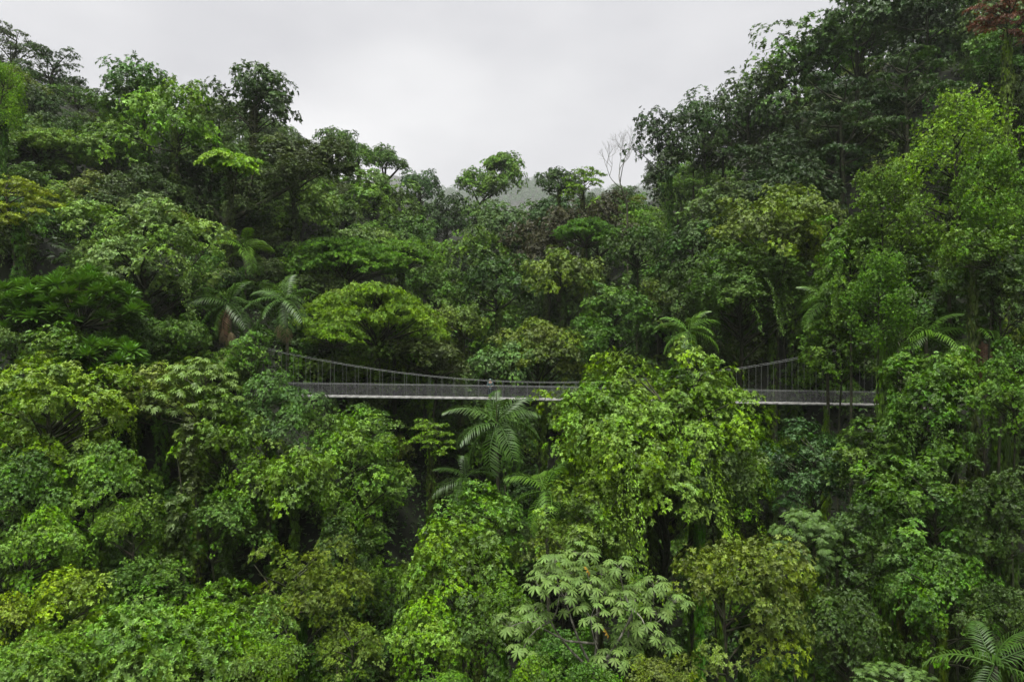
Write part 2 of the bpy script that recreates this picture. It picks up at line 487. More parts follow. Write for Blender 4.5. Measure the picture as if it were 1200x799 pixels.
        for c in Lc:
            o = unit(c * np.array([1, 1, 0]) + 1e-3)
            m = 26
            ax = unit(up + o * .35)
            t = rng.uniform(-.4, 1, m)
            ln = a * rng.uniform(.32, .5)
            ww = a * .22 * (1 - .75 * np.clip(t, 0, 1))
            p = c + ax * (t * ln)[:, None] + rng.normal(size=(m, 3)) * ww[:, None] * .62
            C.append(p); A.append(np.repeat(ax[None], m, 0)); O.append(unit(o + rng.normal(size=(m, 3)) * .4)); Rr.append(rng.uniform(.4, .75, m))
        C, A, O, Rr = map(np.concatenate, (C, A, O, Rr))
        parts.append(tuft_leaves(C, A, O, Rr, 1.2, 6 * dens, 8, L * 1.1, L * .5, rng, droop=-.3, spread=.7))
        limbs = [(c, .6) for c in Lc[::2]]
    elif style == 'column':
        m = int(W * H * 20)
        th = rng.uniform(0, 2 * np.pi, m); z = rng.uniform(-b, b, m)
        rr = a * (.62 + .25 * np.sin(th * 2 + z * 1.3) + .22 * np.sin(z * 2.1 + seed) + rng.normal(0, .14, m)) * np.interp(z / b, [-1, 0, .8, 1], [1.1, .85, .7, .4])
        o = np.stack([np.cos(th), np.sin(th), 0 * th], 1)
        C = o * rr[:, None] + up * z[:, None]
        parts.append(tuft_leaves(C, unit(o * .8 + up * .5), o, .30 * rng.uniform(.6, 1.4, m), .6, 3.0 * dens, 8, L * 1.2, L * .6, rng, droop=.3))
    elif style == 'palmate':
        nl = 64
        d = fib(nl, -.5, 1, rng, .3)
        Lc = d * np.array([a, a, b]) * rng.uniform(.7, .97, nl)[:, None]
        P, D, N, lc = [], [], [], []
        for c, dd in zip(Lc, d):
            for j in range(9):
                o = unit(np.array([math.cos(j * 2.4), math.sin(j * 2.4), rng.uniform(-.2, .3)]))
                ctr = c + o * rng.uniform(.2, .6)
                nrm = unit(up * .9 + o * .5 + rng.normal(size=3) * .2)
                e1 = unit(np.cross(nrm, rng.normal(size=3))); e2 = np.cross(nrm, e1)
                ang = np.arange(8) / 8 * 2 * np.pi
                D.append(np.cos(ang)[:, None] * e1 + np.sin(ang)[:, None] * e2)
                P.append(np.repeat(ctr[None], 8, 0)); N.append(np.repeat(nrm[None], 8, 0))
                v = np.clip(rng.normal([.5, .5, .5], [.14, .12, .2]), 0, 1)
                lc.append(np.repeat(v[None], 8, 0))
        P, D, N, lc = map(np.concatenate, (P, D, N, lc))
        parts.append(leaf_arrays(P, D, N, .26, .12, lc, rng, fold=.15, droop=.3))
        limbs = [(c, .4) for c in Lc[::3]]
    V, F, Cc = join(parts)
    lo, hi = np.percentile(V, 0.3, 0), np.percentile(V, 99.7, 0)
    me = mesh_from('crown_' + style, V, F, mat or M_LEAF, Cc)
    PROTO.setdefault(style + ('_far' if far else '_near' if near else ''), []).append(dict(me=me, W=.5 * (hi[0] - lo[0] + hi[1] - lo[1]), H=hi[2] - lo[2], zc=.5 * (hi[2] + lo[2]),
                                            limbs=limbs, tris=len(F)))

for s, args in {
    'round':   [(5.5, 4.6, 11), (6.0, 5.0, 12), (10, 8, 13), (11, 8.5, 14), (10.5, 7.5, 15)],
    'mound':   [(6.5, 5.0, 21), (7.5, 7.0, 22), (10, 9, 23), (11, 12, 24)],
    'drape':   [(7, 8, 31), (9.5, 10, 32), (15, 15, 33)],
    'dome':    [(6, 3.4, 41), (9, 4.6, 42)],
    'fine':    [(6, 4.6, 46), (10, 7.5, 47)],
    'umbrella': [(9, 3.4, 51), (15, 6, 52)],
    'layer':   [(8, 6, 56), (12, 9, 57)],
    'open':    [(9, 7.5, 61), (13, 10, 62)],
    'sparse':  [(9, 9, 66), (13, 12, 67)],
    'tall':    [(8, 11, 71), (11, 15, 72)],
    'column':  [(1.2, 3.2, 75), (1.2, 6.5, 76), (1.2, 10, 77), (1.2, 16, 78)],
    'palmate': [(5.5, 4.2, 81)],
}.items():
    for (W_, H_, sd) in args:
        make_crown(s, W_, H_, sd, mat=M_MATTE if s in ('fine', 'umbrella') else None)
for s, args in {'round': [(6, 5.2, 111), (6.5, 6, 112)], 'mound': [(6.2, 5, 113), (6.8, 6.4, 114)], 'dome': [(8, 4.6, 115)], 'fine': [(6, 5.6, 116)]}.items():
    for (W_, H_, sd) in args:
        make_crown(s, W_, H_, sd, L=.115, mat=M_MATTE if s == 'fine' else None, near=True)
for s, args in {'round': [(11, 9, 101), (12, 9, 102), (11, 8, 103)], 'mound': [(10, 9, 104), (12, 10, 105)], 'fine': [(11, 8.5, 106)],
                'sparse': [(13, 12, 107), (12, 14, 108)], 'drape': [(10, 11, 109)], 'open': [(12, 10, 110)]}.items():
    for (W_, H_, sd) in args:
        make_crown(s, W_, H_, sd, far=True)
print('proto tris', sum(p['tris'] for l in PROTO.values() for p in l))

COL = dict(
    lime=(.170, .295, .008), bright=(.126, .232, .009), mid=(.064, .132, .009), leafy=(.094, .182, .010),
    dark=(.037, .077, .008), deep=(.023, .049, .007), grey=(.122, .200, .030), sage=(.078, .136, .026),
    olive=(.108, .156, .013), drab=(.052, .082, .012), yellow=(.180, .258, .008), brown=(.054, .050, .019), red=(.105, .036, .016),
    blue=(.045, .098, .020),
)

for _k in COL: COL[_k] = tuple(x * .84 for x in COL[_k])

def jitter(c, s=.08):
    k = random.uniform(1 - s, 1 + s)
    return tuple(max(.004, v * k * random.uniform(.96, 1.04)) for v in c)

TRUNK_ID = [0]
def trunk_mesh(hc, limbs, sx, sz, zoff, crownW, mat, lean=(0, 0), seed=0, twigs=True):
    """stem from the ground to the crown with limbs to its lobes; hc = height of crown centre"""
    rng = np.random.default_rng(seed + 900)
    m = MB()
    r0 = max(.12, min(.45, crownW * .030))
    zs = [(c[2] - zoff) * sz for c, _ in limbs] or [0]
    zlo_, zhi_ = min(zs), max(zs)
    fork = max(.6, hc + zlo_ - .1 * crownW)
    ztop = max(fork + .5, hc + zhi_ * .55)
    k = 9
    t = np.linspace(0, 1, k)
    wob = np.cumsum(rng.normal(0, .16, (k, 2)), 0) * t[:, None]
    P = np.stack([lean[0] * (1 - t) + wob[:, 0], lean[1] * (1 - t) + wob[:, 1], -.8 + (ztop + .8) * t], 1)
    rad = r0 * (1.2 - .95 * t); rad[0] *= 1.35
    m.tube(P, rad, 6)
    for c, lr in limbs:
        e = np.array([c[0] * sx, c[1] * sx, hc + (c[2] - zoff) * sz])
        rad_h = math.hypot(e[0], e[1])
        zst = np.clip(e[2] - rad_h * rng.uniform(.45, 1.1), fork, ztop - .1)
        st = np.array([np.interp(zst, P[:, 2], P[:, 0]), np.interp(zst, P[:, 2], P[:, 1]), zst])
        midp = st * .5 + e * .5 + rng.normal(size=3) * .09 * rad_h + np.array([0, 0, rng.uniform(-.12, .12) * rad_h])
        t2 = np.linspace(0, 1, 5)[:, None]
        Bz = (1 - t2) ** 2 * st + 2 * t2 * (1 - t2) * midp + t2 ** 2 * e
        m.tube(Bz, r0 * np.linspace(.34, .08, 5), 4)
        if twigs:
            for _ in range(3):
                e2 = e + unit(rng.normal(size=3)) * lr * sx * .8 * np.array([1, 1, .7])
                m.tube(np.stack([Bz[3], .5 * (Bz[3] + e2) + rng.normal(size=3) * .08, e2]), r0 * np.array([.10, .06, .03]), 3)
    return m.mesh('trunk', mat, smooth=True)

def stem_mesh(seed):
    rng = np.random.default_rng(seed); m = MB(); t = np.linspace(0, 1, 7)
    wob = np.cumsum(rng.normal(0, .12, (7, 2)), 0) * t[:, None]
    m.tube(np.stack([wob[:, 0], wob[:, 1], t], 1), np.array([1.3, 1.05, .95, .85, .75, .6, .35]), 7)
    return m.mesh('trunk', M_BARK, True)
STEMS = [stem_mesh(i) for i in range(3)]
HEROES = []
COUNTER = [0]
KEEP = {1, 3, 4, 5, 7, 8, 9, 10, 11, 13, 16, 17, 18, 19, 20, 24, 25, 26, 27, 28, 29, 32, 33, 34, 35, 36, 37, 38, 39, 40, 41, 42, 43, 44, 45, 46, 47, 48, 49,
        50, 51, 52, 53, 54, 55, 56, 57, 58, 59, 60, 61, 62, 63, 64, 65, 66, 67, 69, 70, 71, 72, 73, 74, 75, 76, 78, 79, 80, 81, 82, 83, 84, 85, 86, 89, 90,
        91, 92, 93, 94, 95, 98, 99, 100, 101, 102, 103, 107, 108, 109, 110, 116, 117, 118, 123, 125, 126, 131, 132, 134, 141, 142, 144, 145, 154, 157, 159,
        168, 183, 184, 187, 203, 220, 247, 275, 276, 277, 341, 375, 376, 397, 398, 399, 401, 402, 404, 405, 406, 407, 408, 409, 410, 411, 412, 413, 414, 415,
        416, 417, 418, 419, 420, 421, 422, 423, 424, 425, 427, 429, 430, 431, 432, 433, 435, 436, 437, 439, 440, 442, 443, 444, 445, 446, 447, 448, 449, 452,
        453, 454, 455, 456, 457, 458, 459, 461, 462, 463, 464, 465, 466, 467, 468, 469, 470, 473, 474, 475, 476, 477, 478, 479, 480, 481, 482, 483, 484, 485,
        486, 487, 488, 489, 490, 491, 492, 493, 496, 497, 498, 499, 501, 502, 503, 504, 506, 507, 508, 510, 511, 512, 513, 514, 515, 516, 517, 518, 519, 520,
        521, 522, 523, 524, 526, 528, 529, 531, 532, 533, 535, 536, 537, 538, 540, 541, 542, 543, 544, 545, 546, 547, 548, 551, 553, 554, 555, 557, 558, 559,
        561, 563, 565, 567, 568, 570, 571, 573, 574, 575, 582, 584, 585, 586, 587, 588, 591, 592, 593, 594, 598, 599, 600, 603, 604, 605, 610, 611, 612, 613,
        615, 616, 617, 618, 623, 624, 625, 626, 627, 630, 634, 635, 636, 637, 641, 642, 646, 647, 648, 649, 655, 657, 661, 662, 663, 665, 668, 669, 674, 675,
        676, 677, 678, 682, 685, 689, 690, 691, 694, 695, 696, 699, 700, 705, 707, 709, 713, 716, 717, 719, 720, 721, 722, 723, 724, 733, 734, 735, 737, 744,
        745, 748, 749, 751, 752, 753, 763, 765, 766, 771, 775, 778, 785, 786, 787, 788, 800, 802, 804, 817, 818, 821, 829, 830, 833, 834, 837, 838, 839, 856,
        858, 860, 862, 868, 869, 871, 873, 876, 890, 903, 909, 910, 911, 912, 913, 914, 942, 945, 948, 949, 955, 956, 989, 991, 1003, 1029, 1049, 1050, 1085,
        1097}
FILLNO = [0]
def tree(u, v, w, h, Yd, style, colour, label, name='rainforest_tree', cat='tree', group=None, pick=None, rz=None, bark=None, vine=True):
    num = COUNTER[0]; COUNTER[0] += 1
    HEROES.append((u, v, w, h, Yd))
    if group:
        fill_no = FILLNO[0]; FILLNO[0] += 1
        if KEEP is not None and fill_no not in KEEP: return None
        if 466 < u < 520 and 540 < v < 790: return None          # the open ravine
    rn = random.Random(int(u * 131 + v * 17 + Yd * 1009))
    p = at(u, v, Yd)
    Wm, Hm = w / 800 * Yd, h / 800 * Yd
    key = style + ('_far' if Yd > 74 else '_near' if Yd < 39.5 and Wm < 9.5 else '')
    pr = PROTO[style] if pick is not None else PROTO.get(key, PROTO[style])
    q = min(pr, key=lambda d: abs(math.log(d['W'] / Wm)) + .6 * abs(math.log(d['H'] / Hm / (d['W'] / Wm))) + rn.uniform(0, .25) + (.5 * max(0, math.log(Wm / d['W'])))) if pick is None else pr[pick]
    if style != 'column' and Hm / q['H'] > 1.25 * Wm / q['W']:      # keep leaves unstretched: lower crown, same top
        h2 = 1.25 * Wm / q['W'] * q['H']; p.z += (Hm - h2) / 2; Hm = h2
    gz = float(ground(p.x, p.y))
    hc = p.z - gz
    if hc < .35 * Hm: gz = p.z - .35 * Hm - .2; hc = p.z - gz
    root = empty(name, (p.x, p.y, gz), rn.uniform(0, 6.28) if rz is None else rz)
    root['num'] = fill_no if group else -1
    tag(root, label, cat, group)
    sx, sz = Wm / q['W'], Hm / q['H']
    c = tuple(max(.004, x * rn.uniform(.92, 1.08)) for x in COL[colour])
    tl = .12 if style in ('umbrella', 'layer', 'dome') else .22
    if style == 'column': tl = .05
    child('crown', q['me'], root, (0, 0, hc - q['zc'] * sz), (rn.uniform(-tl, tl), rn.uniform(-tl, tl), 0),
          (sx * rn.uniform(.92, 1.08), sx * rn.uniform(.92, 1.08), sz), c)
    if group:
        r_ = max(.1, Wm * .022)
        child('trunk', STEMS[num % 3], root, (0, 0, -.6), (0, 0, num), (r_, r_, hc + .6))
    else:
        tm = trunk_mesh(hc, q['limbs'], sx, sz, q['zc'], Wm, bark or M_BARK, seed=num, twigs=style in ('open', 'sparse', 'layer'))
        child('trunk', tm, root)
        low = hc - Hm * .35
        if vine and low > 3 and style not in ('column',):
            vine_on(root, low + .15 * Hm, rn, Wm)
    return root

def vine_on(root, top, rn, Wm, wide=None):
    """climbing leaves wrapped round a stem up to a height"""
    pr = min(PROTO['column'], key=lambda d: abs(math.log(d['H'] / top)))
    wv = (wide or min(1.5, .6 + .07 * Wm)) * rn.uniform(.75, 1.25) / pr['W']
    c = tuple(x * rn.uniform(.8, 1.1) for x in COL[rn.choice(['mid', 'leafy', 'dark', 'drab'])])
    sz = top / pr['H']
    child('vine', pr['me'], root, (0, 0, top * .5 - pr['zc'] * sz), (0, 0, rn.uniform(0, 6)), (wv, wv, sz), c)

T = tree
# ---- skyline and slope above the bridge's left end
T(14, 66, 80, 66, 118, 'layer', 'drab', 'dark olive flat-layered tree on the highest crest of the left slope')
T(62, 92, 100, 62, 112, 'layer', 'dark', 'dark green layered tree just below the left crest')
T(92, 132, 100, 56, 104, 'layer', 'mid', 'mid green layered tree spreading down the slope below the crest')
T(40, 140, 90, 66, 92, 'round', 'sage', 'dull green round tree below the layered crest trees')
T(4, 118, 52, 84, 58, 'tall', 'lime', 'bright lime leafy tree at the slope edge below the layered crest trees', rz=1)
T(52, 186, 110, 66, 76, 'umbrella', 'grey', 'grey-green umbrella tree on the slope below the bright lime tree')
T(22, 236, 96, 62, 54, 'layer', 'yellow', 'yellow-green flat-layered tree above the rosette-leaved trees')
T(168, 128, 120, 100, 82, 'open', 'mid', 'tall open-crowned emergent with a ragged twiggy top', name='emergent_tree')
T(205, 140, 105, 84, 75, 'round', 'lime', 'vivid green crown standing before the ragged emergent', name='emergent_tree')
T(128, 172, 84, 66, 78, 'round', 'bright', 'bright green crown on the uphill side of the vivid emergent')
T(270, 194, 66, 34, 68, 'dome', 'lime', 'small flat lime green crown below the upright emergent', name='small_tree')
T(298, 124, 116, 96, 88, 'open', 'dark', 'upright dark emergent with sky gaps beside the ragged emergent', name='emergent_tree')
T(345, 188, 120, 54, 84, 'mound', 'drab', 'mossy dark olive canopy below the upright dark emergent')
T(250, 214, 150, 78, 80, 'mound', 'dark', 'dark mossy canopy mass under the emergents')
T(170, 222, 120, 56, 74, 'round', 'drab', 'drab green crown under the vivid emergent')
T(172, 302, 168, 138, 58, 'mound', 'grey', 'broad pale green lumpy tree beside the dark palm above the bridge end', pick=2)
T(345, 236, 110, 66, 96, 'round', 'leafy', 'rounded green tree behind the paired palms')
T(395, 178, 54, 56, 128, 'round', 'mid', 'small round skyline tree beside the crooked leaning tree')
T(420, 190, 44, 50, 138, 'round', 'leafy', 'light green skyline tree touching the crooked leaning tree')
T(492, 226, 56, 56, 162, 'round', 'blue', 'dark bluish skyline tree between the crooked and the heart-shaped tree')
T(438, 244, 128, 86, 126, 'mound', 'leafy', 'vine-smothered green dome below the crooked skyline tree', name='vine_covered_tree')
T(372, 262, 110, 60, 106, 'round', 'sage', 'dull sage canopy tree above the flat umbrella trees')
T(420, 288, 110, 40, 98, 'dome', 'grey', 'pale greyish flat canopy uphill of the umbrella trees')
T(405, 302, 146, 44, 82, 'umbrella', 'leafy', 'mid green flat-topped tree uphill of the vivid umbrella tree', name='umbrella_tree')
T(470, 298, 96, 36, 86, 'umbrella', 'leafy', 'darker green umbrella tree with tiered plates beside the ravine', name='umbrella_tree')
T(440, 368, 186, 64, 70, 'umbrella', 'bright', 'vivid green broad umbrella tree just above the bridge', name='umbrella_tree', pick=1)
T(392, 394, 84, 40, 64, 'umbrella', 'bright', 'low bright umbrella tree under the vivid broad one', name='umbrella_tree', pick=0)
T(522, 262, 66, 66, 150, 'round', 'dark', 'dark rounded tree at the ravine head below the skyline')
T(478, 280, 70, 60, 118, 'round', 'mid', 'mid green rounded tree above the tiered umbrella tree')
T(552, 300, 80, 70, 108, 'mound', 'leafy', 'vine-wrapped green tower tree at the ravine head', name='vine_covered_tree')
T(510, 345, 74, 66, 90, 'mound', 'mid', 'vine-hung green tree behind the vivid umbrella tree', name='vine_covered_tree')
T(585, 348, 110, 100, 92, 'fine', 'dark', 'dark fine-leaved hazy tree behind the person')
T(540, 382, 60, 52, 78, 'round', 'olive', 'small yellow-olive bush tree between the umbrella tree and the person', name='small_tree')
T(505, 424, 104, 50, 70, 'mound', 'drab', 'low dark olive thicket just behind the bridge', name='thicket', cat='bush')
T(636, 410, 124, 74, 71, 'round', 'olive', 'lumpy pale olive tree right behind the person')
T(594, 425, 70, 50, 68, 'round', 'sage', 'dull sage bush behind the handrail beside the person', name='small_tree')
T(690, 398, 60, 56, 70, 'mound', 'mid', 'green bush between the pale olive tree and the great vine-hung tree', name='small_tree')
T(600, 262, 96, 54, 142, 'round', 'sage', 'grey-green canopy tree under the heart-shaped skyline tree')
T(648, 252, 70, 50, 134, 'round', 'blue', 'bluish green tree between the heart-shaped tree and the brown tree')
T(560, 255, 60, 44, 158, 'round', 'mid', 'mid green tree at the foot of the heart-shaped tree')
T(640, 292, 100, 96, 104, 'sparse', 'brown', 'reddish-brown tree of drying leaves in the ravine head', name='brown_leaved_tree')
T(700, 262, 90, 70, 108, 'sparse', 'brown', 'brown twiggy crown under the bare tree', name='brown_leaved_tree')
T(683, 216, 52, 44, 104, 'layer', 'bright', 'bright drooping-leaved tree beside the bare tree')
T(655, 222, 50, 48, 114, 'round', 'dark', 'dark round skyline tree behind the bright drooping one')
T(688, 280, 86, 46, 96, 'umbrella', 'mid', 'flat green tree in front of the brown trees', name='umbrella_tree', pick=0)
T(660, 334, 90, 84, 82, 'round', 'olive', 'yellow-green drooping dome tree in front of the brown tree')
T(722, 372, 90, 84, 76, 'drape', 'mid', 'vine-draped green tree above the great crown', name='vine_covered_tree')
T(745, 310, 80, 90, 88, 'fine', 'dark', 'dark fine-leaved tree below the bare tree')
# ---- right skyline
T(785, 200, 90, 150, 94, 'sparse', 'deep', 'tall dark drooping tree beside the bare tree, sky showing through')
T(830, 158, 96, 90, 108, 'sparse', 'dark', 'sparse dark tree at the low end of the right skyline')
T(882, 128, 110, 100, 100, 'sparse', 'dark', 'ragged dark skyline tree next up from the sparse low one')
T(935, 86, 130, 120, 96, 'sparse', 'mid', 'broad dark skyline tree with hanging moss on the right ridge')
T(1010, 44, 150, 120, 92, 'round', 'dark', 'large rounded tree on the right ridge beside the red-leaved tree')
T(1088, 20, 110, 110, 84, 'sparse', 'deep', 'very dark tree against the sky behind the red-leaved tree')
T(905, 200, 100, 90, 88, 'sparse', 'deep', 'dark open tree below the skyline with light between its twigs')
T(985, 150, 170, 120, 80, 'layer', 'deep', 'dark layered tree mass below the right ridge trees')
T(1060, 120, 130, 110, 74, 'layer', 'dark', 'dark layered crown between the red tree and the upright bright tree')
T(930, 235, 110, 80, 76, 'round', 'deep', 'dark shaded crown above the olive dome')
T(1180, 36, 84, 90, 58, 'layer', 'red', 'rust-red leaved tree on the right ridge', name='red_leaved_tree')
T(1185, 130, 90, 80, 62, 'layer', 'drab', 'drab green crown under the rust-red tree')
T(848, 250, 96, 80, 78, 'drape', 'sage', 'sage green vine-hung tree beside the olive dome', name='vine_covered_tree')
T(905, 268, 150, 110, 68, 'round', 'olive', 'broad dull olive dome tree above the bridge cable')
T(818, 300, 80, 90, 76, 'drape', 'dark', 'dark vine-hung tree beside the tall drooping one', name='vine_covered_tree')
T(870, 345, 140, 120, 68, 'drape', 'mid', 'deep green drooping tree just above the bridge cable', name='vine_covered_tree')
T(800, 350, 80, 90, 72, 'mound', 'dark', 'dark shrubby tree above the great crown', name='vine_covered_tree')
T(1112, 210, 140, 200, 52, 'tall', 'lime', 'tall upright tree with bright lime shoots below the rust-red tree', pick=1)
T(1165, 260, 90, 170, 47, 'tall', 'leafy', 'upright bright green tree beside the lime-shooted one')
T(1045, 265, 100, 140, 51, 'tall', 'leafy', 'bright leafy crown leaning out beside the lime-shooted tree')
T(1000, 330, 96, 150, 53, 'drape', 'leafy', 'leafy tree hanging over the far end of the bridge', name='vine_covered_tree', vine=False)
T(980, 410, 76, 100, 55, 'drape', 'leafy', 'leafy drooping branches hanging in front of the bridge cable', name='vine_covered_tree', vine=False)
T(1075, 350, 110, 120, 50, 'mound', 'dark', 'dark leafy mass behind the slope palms')
T(1170, 350, 90, 110, 45, 'mound', 'dark', 'dark tree behind the brown dead frond')
T(1032, 350, 80, 110, 46, 'tall', 'leafy', 'bright leafy branch mass beside the slope palms', name='vine_covered_tree')
T(1140, 300, 80, 60, 45, 'mound', 'leafy', 'leafy mound hanging over the pale-fronded palm', name='vine_covered_tree')
T(1188, 430, 60, 70, 42, 'mound', 'mid', 'dark green bush beside the brown dead frond', name='thicket', cat='bush')
T(1118, 440, 70, 60, 43, 'round', 'leafy', 'leafy bush under the brown dead frond', name='thicket', cat='bush')
T(1060, 430, 60, 50, 45, 'mound', 'leafy', 'leafy bush under the wide drooping palm', name='thicket', cat='bush')
# ---- right slope below the bridge
T(1085, 490, 120, 130, 43, 'drape', 'mid', 'vine-covered tree at the bridge landing with trailing curtains', name='vine_covered_tree')
T(1180, 480, 80, 120, 40, 'mound', 'leafy', 'bright green bushy tree under the brown dead frond')
T(1030, 545, 130, 110, 46, 'mound', 'mid', 'broad green thicket under the bridge landing', name='vine_covered_tree')
T(950, 545, 110, 110, 50, 'mound', 'blue', 'bluish misty thicket under the bridge', name='thicket', cat='bush')
T(1085, 610, 150, 150, 40, 'drape', 'mid', 'broad vine-curtained tree below the bridge landing', name='vine_covered_tree')
T(1170, 620, 100, 150, 37, 'drape', 'dark', 'dark green vine-curtained tree on the right slope', name='vine_covered_tree')
T(1000, 650, 100, 130, 40, 'mound', 'dark', 'green thicket between the olive tree and the vine curtains', name='thicket', cat='bush')
T(1105, 715, 130, 130, 34, 'mound', 'mid', 'leafy mound at the foot of the right slope', name='thicket', cat='bush')
T(1180, 745, 90, 120, 31, 'mound', 'dark', 'dark leafy mound beside the low palm', name='thicket', cat='bush')
T(985, 745, 110, 110, 34, 'mound', 'dark', 'dull green shrubs beside the yellow-olive tree', name='thicket', cat='bush')
T(1052, 800, 90, 40, 29, 'palmate', 'sage', 'pale broad-leaved shrub at the foot of the right slope', name='broad_leaved_shrub', cat='shrub')
T(940, 632, 84, 66, 39, 'palmate', 'sage', 'pale grey-green broad-leaved tree behind the yellow-olive tree', name='broad_leaved_tree')
T(872, 715, 165, 176, 31, 'round', 'olive', 'yellow-olive tree in full leaf beside the pale big-leaved tree')
T(820, 590, 90, 150, 44, 'drape', 'sage', 'sage vine curtain beneath the great crown', name='vine_covered_tree')
# ---- the great tree
T(765, 550, 236, 280, 47, 'drape', 'bright', 'great vine-hung tree rising in front of the bridge', name='vine_covered_tree', pick=2)
T(846, 548, 84, 112, 45, 'mound', 'sage', 'pale green vine-clad flank tree leaning on the great tree', name='vine_covered_tree')
T(690, 620, 110, 130, 42, 'drape', 'leafy', 'trailing vine tree below the great crown, above the big-leaved tree', name='vine_covered_tree')
T(702, 500, 116, 116, 48, 'mound', 'bright', 'bright vine-clad crown merging into the palm side of the great tree', name='vine_covered_tree')
T(812, 476, 110, 96, 48, 'mound', 'leafy', 'vine-clad crown merging into the bridge landing side of the great tree', name='vine_covered_tree')
# ---- centre and left below the bridge
T(560, 620, 110, 110, 44, 'mound', 'leafy', 'green tree filling the ravine side below the palm')
T(535, 690, 150, 160, 38, 'round', 'leafy', 'broad green tree on the ravine side next to the big-leaved tree')
T(590, 740, 110, 130, 34, 'round', 'mid', 'mid green tree behind the pale big-leaved tree')
T(505, 755, 110, 110, 34, 'round', 'bright', 'bright green tree at the lower ravine edge')
T(520, 800, 70, 34, 28, 'fine', 'leafy', 'small fine-leaved treetop poking up from the ravine', name='small_tree')
T(690, 808, 90, 60, 25, 'mound', 'mid', 'leafy bush hiding the foot of the pale big-leaved tree', name='thicket', cat='bush')
T(625, 800, 70, 60, 26, 'round', 'leafy', 'green bush at the ravine side of the pale big-leaved tree', name='thicket', cat='bush')
T(770, 800, 80, 60, 26, 'mound', 'olive', 'olive bush between the pale big-leaved tree and the yellow-olive tree', name='thicket', cat='bush')
T(655, 775, 90, 70, 32, 'mound', 'mid', 'shadowed green bush under the pale big-leaved tree', name='small_tree')
T(422, 555, 110, 140, 48, 'drape', 'leafy', 'vine-draped tower tree below the bridge at the dark ravine', name='vine_covered_tree')
T(432, 500, 70, 56, 58, 'mound', 'mid', 'vine-clad bush just beneath the deck', name='small_tree')
T(505, 530, 56, 80, 54, 'layer', 'bright', 'thin tree with bright layered leaves below the deck', name='small_tree')
T(340, 432, 64, 44, 66, 'round', 'leafy', 'round vine-covered bush behind the netting under the palms', name='small_tree')
T(318, 492, 120, 110, 49, 'round', 'sage', 'sage green tree covering the bridge landing')
T(345, 590, 110, 130, 43, 'round', 'leafy', 'light green loose tree below the bridge landing')
T(232, 470, 110, 100, 46, 'palmate', 'grey', 'silvery broad-leaved tree beside the bridge landing', name='broad_leaved_tree')
T(262, 520, 110, 120, 45, 'mound', 'leafy', 'leafy tree under the silvery broad-leaved tree')
T(188, 458, 96, 60, 48, 'round', 'olive', 'olive small-leaved tree between the rosette trees and the silvery tree', name='small_tree')
T(222, 535, 30, 90, 42, 'column', 'drab', 'vine-wrapped tall stem under the silvery tree', name='vine_wrapped_stem')
T(208, 625, 40, 90, 37, 'column', 'drab', 'dead stump wrapped in brownish vines', name='vine_wrapped_stem')
T(62, 490, 178, 150, 42, 'mound', 'bright', 'big bright vine mound below the rosette-leaved trees', name='vine_covered_tree', pick=2)
T(120, 575, 120, 110, 39, 'mound', 'leafy', 'leafy thicket below the big bright vine mound', name='thicket', cat='bush')
T(20, 575, 110, 90, 38, 'mound', 'mid', 'mid green thicket at the uphill foot of the big vine mound', name='thicket', cat='bush')
T(150, 640, 90, 110, 36, 'round', 'leafy', 'loose leafy tree beside the brownish stump', name='small_tree')
T(58, 650, 100, 110, 34, 'round', 'bright', 'bright large-leaved bush above the yellow-lime bush', name='small_tree')
T(268, 625, 80, 100, 39, 'round', 'mid', 'green bush beside the brownish stump', name='small_tree')
T(80, 705, 96, 76, 31, 'round', 'yellow', 'vivid yellow-lime bush above the feathery crowns', name='small_tree')
T(12, 725, 70, 60, 30, 'round', 'yellow', 'yellow-green bush beside the vivid yellow-lime bush', name='small_tree')
T(170, 690, 110, 70, 33, 'mound', 'mid', 'shaded green bush behind the broad feathery crown', name='small_tree')
T(215, 775, 240, 150, 27, 'dome', 'leafy', 'broad feathery fresh green crown', name='feathery_tree')
T(300, 785, 100, 70, 26, 'dome', 'leafy', 'small feathery crown fused to the side of the broad one', name='feathery_tree')
T(48, 790, 140, 90, 24, 'dome', 'leafy', 'feathery fresh green crown below the yellow-lime bush', name='feathery_tree')
T(355, 715, 150, 170, 34, 'fine', 'olive', 'dusty olive fine-leaved tree beside the broad feathery crown')
T(410, 775, 80, 100, 32, 'fine', 'olive', 'dusty olive tree on the edge of the dark ravine')
T(400, 650, 70, 90, 40, 'mound', 'dark', 'dark bush in the ravine behind the dusty olive tree', name='small_tree')

